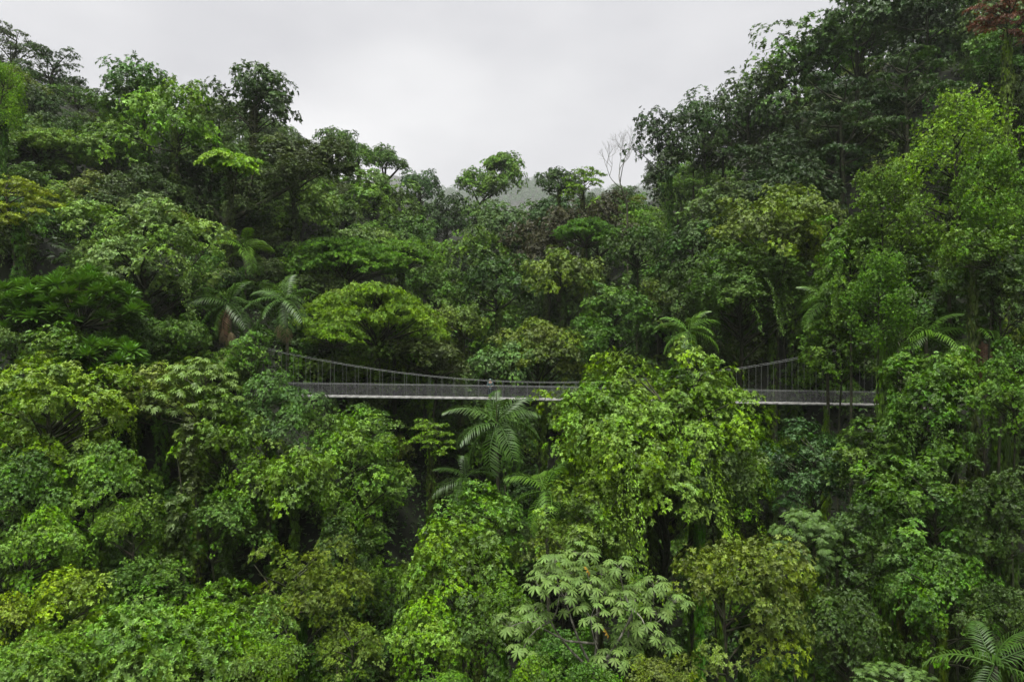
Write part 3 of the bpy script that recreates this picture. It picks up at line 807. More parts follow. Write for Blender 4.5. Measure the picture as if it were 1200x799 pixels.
# ------------------------------------------------------------------ fill of the slopes with smaller trees
SKY = ([-200, 0, 60, 110, 150, 230, 300, 350, 400, 470, 520, 600, 660, 740, 770, 860, 920, 990, 1200, 1500],
       [40, 46, 72, 100, 100, 106, 100, 140, 170, 210, 232, 242, 222, 205, 150, 112, 66, 4, -160, -300])
FILL = {'round': ('round-crowned tree', 'round trees filling the slopes'), 'mound': ('vine-smothered bushy tree', 'vine-smothered trees filling the slopes'),
        'layer': ('flat-layered tree', 'layered trees filling the slopes'), 'fine': ('fine-leaved feathery tree', 'fine-leaved trees filling the slopes'),
        'shrub': ('leafy shrub', 'shrubs under the slope trees')}
ADJ = dict(mid='mid green', leafy='fresh green', dark='dark green', sage='sage green', olive='olive', drab='drab green', deep='very dark', bright='bright green')
MARKS = [('the crest trees of the left slope', 50, 90, 115), ('the ragged emergent', 168, 128, 82), ('the upright dark emergent', 298, 124, 88), ('the grey-green umbrella tree', 52, 186, 76),
         ('the pale green lumpy tree', 172, 300, 58), ('the dark palm', 98, 312, 61), ('the rosette-leaved trees', 80, 380, 49), ('the tasselled palms', 300, 356, 61),
         ('the vivid umbrella tree', 440, 372, 70), ('the flat umbrella trees', 430, 302, 86), ('the crooked skyline tree', 451, 195, 148), ('the heart-shaped skyline tree', 578, 208, 168),
         ('the brown-leaved trees', 660, 285, 105), ('the bare tree', 735, 200, 104), ('the person', 575, 452, 62), ('the tall dark drooping tree', 785, 200, 94), ('the ragged right skyline trees', 882, 128, 100),
         ('the mossy right ridge tree', 935, 86, 96), ('the red-leaved tree', 1172, 44, 58), ('the olive dome tree', 905, 268, 68), ('the lime-shooted tree', 1112, 210, 52),
         ('the slope palms', 1110, 370, 47), ('the bridge landing', 1050, 470, 58), ('the great vine-hung tree', 768, 545, 47), ('the spear-leaved palm', 582, 492, 53),
         ('the dark ravine', 480, 620, 50), ('the silvery broad-leaved tree', 232, 470, 46), ('the big vine mound', 62, 490, 42), ('the brownish stump', 212, 622, 37),
         ('the feathery crowns', 180, 770, 27), ('the dusty olive trees', 370, 720, 34), ('the big-leaved pale tree', 685, 715, 27), ('the yellow-olive tree', 872, 715, 31),
         ('the vine curtains of the right slope', 1090, 610, 40), ('the low palm', 1165, 778, 27), ('the yellow-lime bush', 80, 705, 31), ('the deep green drooping tree', 870, 345, 68)]
MARKP = [(n_, at(a_, b_, c_)) for n_, a_, b_, c_ in MARKS]
def fill_label(kind, colour, u, v, y):
    p_ = at(u, v, y)
    n_, q_ = min(MARKP, key=lambda m_: (m_[1] - p_).length)
    d_ = p_ - q_
    side = 'behind' if d_.y > abs(d_.x) and d_.y > 3 else ('downhill of' if d_.z < -5 else ('uphill of' if d_.z > 5 else 'beside'))
    return f"{ADJ[colour]} {FILL[kind][0]} {side} {n_}"
rng = np.random.default_rng(5)
cnt = 0
heroes0 = [h_ for h_ in HEROES if h_ not in ((702, 500, 116, 116, 48), (812, 476, 110, 96, 48))]
fills = []
for yy in np.concatenate([np.arange(24, 56, 5.0), np.arange(66, 232, 7.5)]):
    half = yy * .80 + 4
    step = 5.5 if yy < 56 else 8.0
    for xx in np.arange(-half, half, step):
        x = xx + rng.uniform(-.4, .4) * step; y = yy + rng.uniform(-2.5, 2.5)
        near = y < 58
        Wm = rng.uniform(5, 7.5) if near else rng.uniform(8, 12)
        Hm = Wm * rng.uniform(.65, .95)
        tot = Hm + (rng.uniform(.5, 3) if near else rng.uniform(3, 9))
        g = float(ground(x, y)); zc = g + tot - Hm / 2
        u = 600 + x / y * 800; v = 399.5 - (zc - CAM_Z) / y * 800
        wp, hp = Wm / y * 800, Hm / y * 800
        if v - hp * 1.3 > 799 or u + wp / 2 < -30 or u - wp / 2 > 1230: continue
        top = v - hp / 2
        if any(top < np.interp(uu, *SKY) + 8 for uu in (u - wp * .4, u, u + wp * .4)): continue
        if abs(y - 60) < 6 + Wm / 2 and -26 < x < 37 and zc + Hm / 2 > 42: continue
        bad = False
        for (hu, hv, hw, hh, hY) in heroes0:
            ox = min(u + wp * .40, hu + hw * .32) - max(u - wp * .40, hu - hw * .32)
            oz = min(v + hp * .40, hv + hh * .32) - max(v - hp * .40, hv - hh * .32)
            if ox > 0 and oz > 0:
                if hY > y - 1: bad = True; break
        if bad: continue
        fills.append((u, v, wp, hp, y))
for (u, v, wp, hp, y) in fills:
    st = rng.choice(['round', 'mound', 'layer', 'fine'], p=[.42, .32, .14, .12])
    if y < 58: st = rng.choice(['round', 'mound'])
    c = rng.choice(['mid', 'leafy', 'dark', 'sage', 'olive', 'drab', 'deep', 'bright'], p=[.22, .18, .2, .12, .07, .1, .06, .05])
    T(u, v, wp, hp, y, st, c, fill_label(st, c, u, v, y), group=FILL[st][1], name={'mound': 'vine_covered_tree'}.get(st, 'rainforest_tree'))
# low shrubs on the ground in the gaps
shrubs = []
for yy in np.arange(22, 150, 4.5):
    half = yy * .78 + 3
    for xx in np.arange(-half, half, 4.6):
        x = xx + rng.uniform(-2, 2); y = yy + rng.uniform(-2, 2)
        Wm = rng.uniform(3.6, 6.5); Hm = Wm * rng.uniform(.6, .95)
        g = float(ground(x, y)); zc = g + Hm * rng.uniform(.25, .6)
        u = 600 + x / y * 800; v = 399.5 - (zc - CAM_Z) / y * 800
        wp, hp = Wm / y * 800, Hm / y * 800
        if v - hp > 799 or u + wp / 2 < -20 or u - wp / 2 > 1220: continue
        if v - hp / 2 < np.interp(u, *SKY) + 12: continue
        if abs(y - 60) < 3 + Wm / 2 and -26 < x < 37 and zc + Hm / 2 > 43.5: continue
        if any(hY > y + 2 and abs(u - hu) < hw * .3 and abs(v - hv) < hh * .3 for (hu, hv, hw, hh, hY) in heroes0): continue
        shrubs.append((u, v, wp, hp, y))
for (u, v, wp, hp, y) in shrubs:
    c = rng.choice(['mid', 'leafy', 'dark', 'sage', 'olive', 'drab', 'bright'], p=[.25, .22, .2, .1, .07, .1, .06])
    T(u, v, wp, hp, y, 'mound', c, fill_label('shrub', c, u, v, y), name='shrub', cat='shrub', group=FILL['shrub'][1])
print('shrubs', len(shrubs))
print('fills', len(fills))

# ---- bushes at the bridge landing and under the rosette-leaved trees
T(16, 408, 70, 50, 47, 'mound', 'mid', 'leafy bush under the uphill rosette tree', name='thicket', cat='bush')
T(70, 402, 70, 44, 47, 'round', 'leafy', 'fresh green bush between the two larger rosette trees', name='thicket', cat='bush')
T(160, 400, 60, 50, 52, 'mound', 'dark', 'dark bush under the pale green lumpy tree', name='thicket', cat='bush')
T(215, 395, 70, 50, 56, 'mound', 'mid', 'mid green bush between the pale lumpy tree and the first tasselled palm', name='thicket', cat='bush')
T(286, 428, 54, 84, 56, 'mound', 'leafy', 'fresh green bush in front of the cable at the bridge landing', name='thicket', cat='bush')
T(262, 438, 60, 50, 58, 'round', 'olive', 'olive bush beside the first tasselled palm', name='thicket', cat='bush')
T(305, 400, 44, 44, 66, 'mound', 'mid', 'mid green bush between the stems of the tasselled palms', name='thicket', cat='bush')
T(355, 405, 60, 50, 68, 'mound', 'dark', 'dark bush behind the second tasselled palm', name='thicket', cat='bush')
T(376, 500, 50, 60, 56, 'mound', 'mid', 'mid green bush under the deck beside the vine-draped tower tree', name='thicket', cat='bush')

# ------------------------------------------------------------------ palms
def frond_mesh(seed, dead=False, n=17):
    rng = np.random.default_rng(seed)
    m = MB()
    def rp(t):
        t = np.asarray(t, float)
        return np.stack([t - .14 * t ** 3, .03 * np.sin(3 * t + seed), .30 * t - .52 * t ** 2.2], -1)
    t = np.linspace(0, 1, 9)
    m.tube(rp(t), np.linspace(.016, .003, 9), 4)
    V = [np.concatenate(m.v)]; Q = np.concatenate(m.q); F = []; off = len(V[0])
    C = [np.tile([[.6, .55, .4]], (off, 1))]
    for s in (-1, 1):
        for k in range(n):
            tt = .10 + .88 * (k + rng.uniform(-.2, .2)) / n
            b = rp(tt); tg = unit(rp(tt + .02) - rp(tt - .02))
            side = np.array([0, s, 0.0])
            ln = .30 * math.sin(math.pi * min(.98, .16 + .80 * tt)) ** .8 * rng.uniform(.88, 1.08)
            fw = .45 + .5 * tt
            d = unit(side + tg * fw + np.array([0, 0, .12 + rng.normal(0, .06)]))
            d2 = unit(d + np.array([0, 0, -1.0 if not dead else -1.6]))
            w_ = unit(np.cross(d, np.array([0, 0, 1.0]))) * .0145
            p1 = b + d * ln * .5; p2 = p1 + d2 * ln * .5
            V.append(np.stack([b - w_ * .3, b + w_ * .3, p1 + w_, p1 - w_, p2]))
            F += [(off, off + 1, off + 2), (off, off + 2, off + 3), (off + 3, off + 2, off + 4)]
            C.append(np.repeat(np.clip(rng.normal([.5, .5, .5], [.12, .12, .15]), 0, 1)[None], 5, 0)); off += 5
    return mesh_from('frond', np.concatenate(V), [np.array(F), Q], M_LEAF, np.concatenate(C))
FR = [frond_mesh(i) for i in range(4)]
FRD = frond_mesh(9, True)
def spear_mesh():
    m = MB(); t = np.linspace(0, 1, 6)
    m.tube(np.stack([.02 * t, 0 * t, t], 1), .02 * np.array([1, 1.1, 1, .8, .5, .15]), 5)
    me = m.mesh('spear_leaf', M_GLOSS)
    return me
SPEAR = spear_mesh()
def tassel_mesh():
    rng = np.random.default_rng(3); m = MB()
    for _ in range(46):
        a = rng.uniform(0, 6.28); r = rng.uniform(.02, .42)
        t = np.linspace(0, 1, 5)
        m.tube(np.stack([np.cos(a) * r * np.sqrt(t), np.sin(a) * r * np.sqrt(t), .10 * np.sin(t * 2) - t * rng.uniform(.55, 1.1)], 1), .013 * np.array([.8, 1, 1, .9, .3]), 4)
    return m.mesh('flower_tassel', noise_material('straw', (.13, .10, .045), (.24, .19, .10), 12, .8, 0))
TASSEL = tassel_mesh()

def palm(u, v, Yd, FL, label, colour='mid', n=15, spear=0, tassel=0, dead=0, rz=None, rng_seed=0, emin=-35, h_extra=0):
    rr = random.Random(rng_seed)
    p = at(u, v, Yd)
    g = float(ground(p.x, p.y)); hc = max(1.5, p.z - g)
    root = empty('palm_tree', (p.x, p.y, p.z - hc), 0)
    tag(root, label, 'palm')
    m = MB(); t = np.linspace(0, 1, 9)
    m.tube(np.stack([.25 * np.sin(t * 3) - .25 * math.sin(3), 0 * t, -.5 + (hc + .5) * t], 1), np.linspace(.17, .12, 9), 8)
    child('trunk', m.mesh('trunk', M_PALMBARK, True), root)
    if hc > 4: vine_on(root, hc * .72, rr, 4, 1.0)
    base = COL[colour]
    for i in range(n):
        f = (i + .5) / n
        elv = R(80 - (80 - emin) * f ** .8 + rr.uniform(-12, 10))
        azi = i * 2.399 + rr.uniform(-.5, .5) + rng_seed
        s = FL * rr.uniform(.85, 1.1) * (1 if f > .15 else .85)
        child('frond', FR[i % 4], root, (0, 0, hc), (rr.uniform(-.5, .5), -elv + .25, azi), (s, s, s), jitter(base, .15))
    for i in range(dead):
        s = FL * rr.uniform(.7, .9)
        o = child('dead_frond', FRD, root, (0, 0, hc - .15), (rr.uniform(-.3, .3), 1.25 + rr.uniform(-.15, .15), -1.57 + (i - dead / 2) * .5), (s, s, s), (.15, .085, .05))
        o['label'] = 'brown dead frond hanging down'
    if spear:
        child('spear_leaf', SPEAR, root, (0, 0, hc), (0.03, -.02, 0), (2.2, 2.2, spear), (.20, .20, .10))
    for i in range(tassel):
        child('flower_tassel', TASSEL, root, (-.3 + .65 * i, -.4, hc - 2.2 - .3 * i), (0, 0, i * 2.0), (1.3, 1.3, 1.5))
    return root
palm(582, 496, 53, 4.6, 'palm with a pale upright spear leaf standing below the person', 'dark', 15, spear=3.0, rng_seed=2, emin=-50)
palm(640, 575, 47, 4.4, 'lower palm in shade beside the great vine-hung tree', 'mid', 11, rng_seed=5)
palm(268, 356, 60, 4.3, 'palm with a straw tassel nearest the pale green lumpy tree', 'dark', 14, tassel=2, dead=1, rng_seed=1, emin=-50)
palm(334, 352, 61, 4.1, 'palm with straw tassels beside the vivid umbrella tree', 'dark', 14, tassel=2, rng_seed=8, emin=-45)
palm(285, 292, 68, 3.8, 'palm standing uphill behind the tasselled palms', 'leafy', 10, rng_seed=3)
palm(98, 312, 61, 4.2, 'dark palm between the rosette-leaved trees and the pale lumpy tree', 'dark', 12, rng_seed=4)
palm(806, 388, 63, 4.0, 'palm peeping out above the great vine-hung tree', 'mid', 11, rng_seed=6)
palm(968, 352, 56, 3.4, 'palm half hidden by leaves above the bridge landing', 'mid', 11, rng_seed=7)
palm(1112, 342, 49, 3.8, 'palm with pale fronds under the lime-shooted tree', 'leafy', 9, rng_seed=11, emin=0)
palm(1085, 392, 47, 4.0, 'palm with wide drooping fronds above the bridge landing', 'mid', 10, rng_seed=9)
palm(1150, 396, 46, 3.8, 'palm with a brown dead frond hanging', 'mid', 8, dead=3, rng_seed=10)
palm(1165, 778, 27, 2.8, 'low palm in shade at the foot of the right slope', 'dark', 10, rng_seed=12)
palm(545, 560, 54, 3.4, 'small shaded palm behind the tall palm under the deck', 'dark', 10, rng_seed=14)

# ------------------------------------------------------------------ rosette-leaved trees
def rosette_mesh(seed):
    rng = np.random.default_rng(seed)
    P, D, N, lc = [], [], [], []
    for k in range(46):
        a = k * 2.399; f = (k + .5) / 46
        e = R(85 - 95 * f)
        d = np.array([math.cos(a) * math.cos(e), math.sin(a) * math.cos(e), math.sin(e)])
        P.append(d * .05 + np.array([math.cos(a), math.sin(a), 0]) * .10 * f); D.append(d + rng.normal(size=3) * .08)
        N.append(np.array([0, 0, 1.0]) * math.cos(e) - np.array([math.cos(a), math.sin(a), 0]) * math.sin(e) + rng.normal(size=3) * .1)
        lc.append(np.clip(rng.normal([.72 - .4 * f, .5, .6], [.08, .1, .1]), 0, 1))
    V, F, C = leaf_arrays(np.array(P), np.array(D), np.array(N), .62 * rng.uniform(.8, 1.1, 46), .17, np.array(lc), rng, droop=.12)
    return mesh_from('leaf_rosette', V, F, M_LEAF, C)
ROS = [rosette_mesh(i) for i in range(3)]
def rosette_tree(u, v, w, h, Yd, label, n, seed):
    rr = random.Random(seed)
    p = at(u, v, Yd); g = float(ground(p.x, p.y))
    hc = max(2.0, p.z - g); gz = p.z - hc
    root = empty('rosette_leaved_tree', (p.x, p.y, gz)); tag(root, label, 'tree')
    a, b = w / 800 * Yd / 2, h / 800 * Yd / 2
    m = MB(); t = np.linspace(0, 1, 6)
    top = np.array([0, 0, hc - b * .5])
    m.tube(np.stack([0 * t, 0 * t, -.6 + t * (top[2] + .6)], 1), np.linspace(.22, .13, 6), 7)
    for i in range(n):
        
        f = (i + .5) / n; zz = 1 - 1.5 * f; th = i * 2.399 + seed
        r = math.sqrt(max(0, 1 - zz * zz)) * rr.uniform(.8, 1.05)
        e = np.array([a * r * math.cos(th), a * r * math.sin(th), hc + b * zz * rr.uniform(.85, 1.05)])
        m.tube(np.stack([top, top * .5 + e * .5 + np.array([0, 0, -.25]), e]), [.07, .05, .03], 5)
        s = rr.uniform(1.25, 1.7)
        child('leaf_rosette', ROS[i % 3], root, tuple(e), (rr.uniform(-.25, .25), rr.uniform(-.25, .25), rr.uniform(0, 6)), (s, s, s * .9), jitter((.050, .112, .009), .22))
    child('trunk', m.mesh('trunk', M_BARK, True), root)
rosette_tree(95, 362, 120, 84, 50, 'dark glossy tree of flat leaf rosettes below the dark palm', 44, 1)
rosette_tree(122, 432, 86, 66, 48, 'smaller glossy rosette tree behind the big vine mound', 26, 2)
rosette_tree(30, 372, 70, 80, 49, 'glossy rosette tree at the uphill side of the larger rosette tree', 22, 3)

# ------------------------------------------------------------------ big-leaved pale tree (each leaf its own piece)
def palmate_mesh(seed):
    rng = np.random.default_rng(seed)
    V, F, C = [], [], []
    off = 0
    for k in range(9):
        a = (k - 4) * R(38) + rng.normal(0, .05)
        d = np.array([math.cos(a), math.sin(a), 0]); s = np.array([-d[1], d[0], 0])
        ln = .5 * (1 - .09 * abs(k - 4)) * rng.uniform(.93, 1.05)
        z0, z1, z2 = 0, -.03, -.16 + rng.normal(0, .02)
        V += [d * .0, d * ln * .35 + s * .040, d * ln * .35 - s * .040, d * ln * .72 + s * .068 + np.array([0, 0, z1 - .03]), d * ln * .72 - s * .068 + np.array([0, 0, z1 - .03]),
              d * ln * .72 + np.array([0, 0, z1 + .02]), d * ln + np.array([0, 0, z2])]
        F += [(off, off + 1, off + 5), (off, off + 5, off + 2), (off + 1, off + 3, off + 5), (off + 2, off + 5, off + 4), (off + 3, off + 6, off + 5), (off + 5, off + 6, off + 4)]
        C += [np.clip(rng.normal([.5, .5, .5], [.08, .08, .1]), 0, 1)] * 7
        off += 7
    return mesh_from('leaf', np.array(V), np.array(F), M_MATTE, np.array(C))
PALM = [palmate_mesh(i) for i in range(3)]
CY = 27.5
cp = at(690, 760, CY)
cg = float(ground(cp.x, cp.y))
croot = empty('cecropia_tree', (cp.x, cp.y, cg)); tag(croot, 'pale tree with large hand-shaped leaves and whitish bare branches', 'tree')
cm = MB()
fork = np.array([.25, .1, cp.z - cg - .9])
hubs = []
for (hu, hv, hd) in ((645, 728, -.1), (662, 700, .5), (700, 700, .6), (742, 715, .3), (708, 772, -.6), (760, 735, .8)):
    q = at(hu, hv, CY + hd); hubs.append(np.array([q.x - cp.x, q.y - cp.y, q.z - cg]))
cm.tube(np.stack([np.array([.2, 0, -.5]), fork * .5 + np.array([.1, .1, 0]), fork]), [.16, .13, .10], 8)
for h_ in hubs:
    mid_ = np.array([h_[0] * .55 + fork[0] * .45, h_[1] * .5, fork[2] * .7 + h_[2] * .3])
    t2 = np.linspace(0, 1, 7)[:, None]
    cm.tube((1 - t2) ** 2 * fork + 2 * t2 * (1 - t2) * mid_ + t2 ** 2 * h_, np.linspace(.06, .036, 7), 6)
rr = random.Random(4)
clus = [(650, 654, .5), (685, 646, 1.2), (726, 660, .6), (632, 684, -.2), (656, 686, -.7), (688, 684, .2), (692, 718, -.9), (728, 702, -.5), (625, 714, -.3),
        (597, 730, .3), (757, 732, -.2), (767, 682, .8), (612, 758, -.6), (716, 770, -1.2), (705, 668, 1.5), (668, 668, 1.6), (778, 752, .9), (740, 740, .6), (670, 705, .9), (790, 700, 1.6), (640, 668, .8), (708, 690, .9), (745, 690, 1.2), (735, 755, .2), (770, 715, .5)]
for (u, v, dy) in clus:
    q = at(u, v, CY + dy)
    e = np.array([q.x - cp.x, q.y - cp.y, q.z - cg])
    e0 = e + np.array([0, 0, -.18])
    hub = min(hubs, key=lambda h_: np.linalg.norm((e - h_) * np.array([1, 1, .6])))
    knee = np.array([e[0] * .75 + hub[0] * .25, e[1] * .75 + hub[1] * .25, hub[2] * .8 + .2 * e[2]])
    t2 = np.linspace(0, 1, 6)[:, None]
    B = (1 - t2) ** 2 * hub + 2 * t2 * (1 - t2) * knee + t2 ** 2 * e0
    cm.tube(B, np.linspace(.036, .02, 6), 5)
    nlf = 12
    for j in range(nlf):
        a = j * 2.399 + rr.uniform(-.3, .3); f = (j + .5) / nlf
        rad = .15 + .55 * math.sqrt(f) * rr.uniform(.7, 1.2)
        o = np.array([math.cos(a) * rad, math.sin(a) * rad, .22 - .45 * f + rr.uniform(-.16, .16)])
        ctr = e + o
        cm.tube(np.stack([e0, e0 * .5 + ctr * .5 + np.array([0, 0, .05]), ctr]), [.008, .006, .005], 3)
        tilt = .1 + .6 * f + rr.uniform(-.25, .25)
        s = rr.uniform(.58, .80)
        mt = Matrix.Rotation(a, 4, 'Z') @ Matrix.Rotation(tilt + rr.uniform(-.15, .15), 4, 'Y') @ Matrix.Rotation(rr.uniform(-.3, .3), 4, 'Z')
        child('leaf', PALM[j % 3], croot, tuple(ctr), mt.to_euler(), (s, s, s), jitter((.100, .158, .034), .2))
for (u, v, dy) in [(711, 741, -1.0), (689, 668, .2)]:
    q = at(u, v, CY + dy)
    lf = child('leaf', PALM[0], croot, (q.x - cp.x, q.y - cp.y, q.z - cg), (.9, .5, 1.2), (.62, .62, .62), (.26, .15, .02))
    lf['label'] = 'withered golden-yellow leaf'
a_, b_ = at(638, 737, CY - .3), at(700, 754, CY)
P = np.array([(a_.x - cp.x, a_.y - cp.y, a_.z - cg), (.5 * (a_.x + b_.x) - cp.x - .2, -.2, .5 * (a_.z + b_.z) - cg - .15), (b_.x - cp.x, 0, b_.z - cg)])
cm.tube(P, [.03, .04, .055], 6)
child('trunk', cm.mesh('trunk', M_PALEDARK, True), croot)

# ------------------------------------------------------------------ bare and crooked skyline trees
def recursive_tree(m, p, d, ln, r, depth, rr, spread, ends):
    k = 4
    P = [p]
    for i in range(k):
        d = unit(d + np.array([rr.gauss(0, .12), rr.gauss(0, .12), rr.gauss(0.03, .08)]))
        P.append(P[-1] + d * ln / k)
    m.tube(np.array(P), np.linspace(r, r * .62, k + 1), 6 if depth > 2 else 4)
    if depth == 0: ends.append(P[-1]); return
    for i in range(rr.choice((2, 3)) if depth > 1 else 3):
        dd = unit(d + np.array([rr.gauss(0, spread), rr.gauss(0, spread), rr.gauss(.1, spread * .6)]))
        recursive_tree(m, P[-1 if i < 2 else -2], dd, ln * rr.uniform(.62, .82), r * .6, depth - 1, rr, spread, ends)
def bare_tree(u, v, Yd, hpx, label, seed):
    p = at(u, v, Yd); H = hpx / 800 * Yd
    root = empty('bare_tree', tuple(p)); tag(root, label, 'tree')
    m = MB(); ends = []
    recursive_tree(m, np.array([0, 0, 0.0]), np.array([0, 0, 1.0]), H * .36, H * .012, 6, random.Random(seed), .50, ends)
    g = float(ground(p.x, p.y)) - p.z - .5
    m.tube(np.array([(0, 0, g), (0.1, 0, g * .5), (0, 0, 0)]), [H * .022, H * .016, H * .012], 7)
    child('trunk', m.mesh('trunk', M_PALMBARK, True), root)
bare_tree(735, 244, 104, 84, 'bare leafless tree with grey twigs against the sky', 5)

def lobed_tree(name, u0, v0, Yd, limbs, lobes, colour, label, r0=.35, zb=None):
    """limbs: polylines in picture spots; lobes: (u, v, w, h) crowns"""
    p = at(u0, v0, Yd); g = float(ground(p.x, p.y))
    root = empty(name, (p.x, p.y, g)); tag(root, label, 'tree')
    m = MB()
    m.tube(np.array([(0, 0, -.6), (.15, 0, (p.z - g) * .5), (0, 0, p.z - g)]), [r0 * 1.4, r0 * 1.15, r0], 7)
    for L in limbs:
        P = [(0, 0, p.z - g)]
        for i, (u, v) in enumerate(L):
            q = at(u, v, Yd); P.append((q.x - p.x, .4 * math.sin(u + i), q.z - g))
        m.tube(np.array(P), np.linspace(r0 * .75, r0 * .25, len(P)), 6)
    child('trunk', m.mesh('trunk', M_BARK, True), root)
    for i, (u, v, w_, h_, sty) in enumerate(lobes):
        q = at(u, v, Yd + (-1.2 if i % 2 else 1.2))
        pr = PROTO[sty][0]
        sx, sz = w_ / 800 * Yd / pr['W'], h_ / 800 * Yd / pr['H']
        child('crown', pr['me'], root, (q.x - p.x, q.y - p.y, q.z - g - pr['zc'] * sz), (0, 0, i * 1.7), (sx, sx, sz), jitter(COL[colour]))
lobed_tree('emergent_tree', 562, 240, 168, [[(556, 228), (552, 218)], [(570, 230), (582, 214), (590, 200)], [(585, 222), (600, 205)]],
           [(553, 212, 40, 32, 'round'), (580, 214, 36, 26, 'round'), (584, 190, 40, 24, 'dome'), (600, 205, 30, 34, 'round'), (595, 190, 36, 24, 'round'), (571, 222, 30, 18, 'round')],
           'leafy', 'heart-shaped skyline tree standing alone at the ravine head', .38)
lobed_tree('emergent_tree', 451, 212, 148, [[(448, 200), (446, 188)], [(458, 208), (466, 198), (470, 194)], [(452, 198), (456, 186)]],
           [(447, 182, 34, 26, 'round'), (456, 186, 24, 20, 'round'), (471, 193, 18, 14, 'round'), (436, 188, 22, 18, 'round')],
           'mid', 'crooked leaning skyline tree with a bent side limb', .42)
lobed_tree('emergent_tree', 262, 262, 76, [[(300, 244), (340, 218), (392, 184)], [(245, 240), (222, 228)], [(290, 232), (298, 200)]],
           [(388, 176, 46, 30, 'round'), (350, 200, 60, 28, 'mound'), (305, 226, 60, 34, 'mound'), (330, 212, 50, 26, 'mound'), (370, 192, 46, 24, 'mound'), (280, 244, 46, 24, 'mound'), (404, 196, 34, 16, 'dome')],
           'drab', 'mossy old tree with a long bough slanting up across the slope', .46)

# ------------------------------------------------------------------ hanging bridge
YB = 60.0
UL, UR = 296, 1046
def bx(u): return (u - 600) / 800 * YB
def bz(v): return CAM_Z - (v - 399.5) / 800 * YB
def deck_v(u): return 463.0 + np.interp(u, [296, 320, 575, 800, 1020, 1046], [-.6, 0, 3.6, 7.2, 11.0, 11.5])
def cable_v(u): return 448.0 - 3.5e-4 * (u - 650) ** 2
XL, XR = bx(UL), bx(UR)
def deck_z(x): return bz(deck_v(600 + np.asarray(x) / YB * 800))
def cab_z(x):
    u = 600 + np.asarray(x) / YB * 800
    return np.maximum(bz(cable_v(u)), deck_z(x) + 1.16)
br = empty('hanging_bridge', (XL, YB, float(deck_z(XL))))
tag(br, 'long pale grey hanging footbridge with wire mesh sides across the ravine', 'bridge')
def bchild(name, me):
    o = child(name, me, br, (-XL, -YB, -float(deck_z(XL)))); return o
HWID = .55
xs_ = np.linspace(XL, XR, 61)
m = MB()
n_pl = 150                                        # deck planks, 0.37 m each
e = np.linspace(XL, XR, n_pl + 1)
for i in range(n_pl):
    z = float(deck_z(.5 * (e[i] + e[i + 1])))
    m.box((e[i] + .012, YB - HWID + .03, z - .03), (e[i + 1] - .012, YB + HWID - .03, z + .012))
o = bchild('deck', m.mesh('deck', M_PLANK))
for s in (-1, 1):
    m = MB()
    for i in range(60):
        xa, xb = xs_[i], xs_[i + 1]
        za, zb = float(deck_z(xa)), float(deck_z(xb))
        y0, y1 = sorted((YB + s * HWID, YB + s * (HWID + .06)))
        V = [(xa, y0, za - .09), (xb, y0, zb - .09), (xa, y1, za - .09), (xb, y1, zb - .09), (xa, y0, za + .05), (xb, y0, zb + .05), (xa, y1, za + .05), (xb, y1, zb + .05)]
        m.add(V, [(0, 2, 3, 1), (4, 5, 7, 6), (0, 1, 5, 4), (2, 6, 7, 3), (0, 4, 6, 2), (1, 3, 7, 5)])
    bchild('edge_beam', m.mesh('edge_beam', M_STEEL))
    m = MB(); yy = YB + s * (HWID + .08)
    m.tube(np.stack([xs_, 0 * xs_ + yy, deck_z(xs_) + 1.10], 1), .011, 5)
    bchild('handrail_cable', m.mesh('handrail_cable', M_CABLE))
    m = MB()
    m.tube(np.stack([xs_, 0 * xs_ + yy + s * .04, cab_z(xs_)], 1), .010, 6)
    bchild('main_cable', m.mesh('main_cable', M_CABLE))
    # hangers, one every 1.07 m
    for x in np.arange(XL + .6, XR - .3, 1.07):
        m = MB(); z0 = float(deck_z(x)) - .1; z1 = float(cab_z(x))
        m.tube(np.array([(x, yy + s * .02, z0), (x, yy + s * .02, .5 * (z0 + z1)), (x, yy + s * .02, z1)]), .007, 4)
        bchild('hanger', m.mesh('hanger', M_CABLE))
    # diagonal wire netting
    V, Qd, off = [], [], 0
    stp, hw, ht = .055, .0012, 1.08
    for dr in (-1, 1):
        x0 = np.arange(XL - (ht if dr > 0 else 0), XR + (0 if dr > 0 else ht), stp)
        a0 = np.stack([x0, 0 * x0 + yy, 0 * x0], 1); a1 = a0 + np.array([dr * ht, 0, 1.0 * ht])
        for q in (0, 1):   # two crossed strips per wire, so it has width from every side
            pass
        nrm = np.array([dr * -.707, 0, .707]) * hw
        dep = np.array([0, hw, 0])
        k = 4
        tt = np.linspace(0, 1, k)
        xx = a0[:, None, 0] + (a1 - a0)[:, None, 0] * tt[None]
        xx = np.clip(xx, XL, XR)
        pz = deck_z(xx) + .03 + ht * tt[None]
        Pn = np.stack([xx, np.full_like(xx, yy), pz], -1)
        ring = np.stack([Pn + nrm, Pn + dep, Pn - nrm, Pn - dep], 2)      # n,k,4,3
        nW = len(x0)
        V.append(ring.reshape(-1, 3))
        bi = (np.arange(nW)[:, None, None] * k * 4 + np.arange(k - 1)[None, :, None] * 4)
        j = np.arange(4)[None, None]
        Qd.append((np.stack([bi + j, bi + (j + 1) % 4, bi + 4 + (j + 1) % 4, bi + 4 + j], -1)).reshape(-1, 4) + off)
        off += nW * k * 4
    o = bchild('wire_netting', mesh_from('wire_netting', np.concatenate(V), np.concatenate(Qd), M_WIRE))
    o['kind'] = 'stuff'
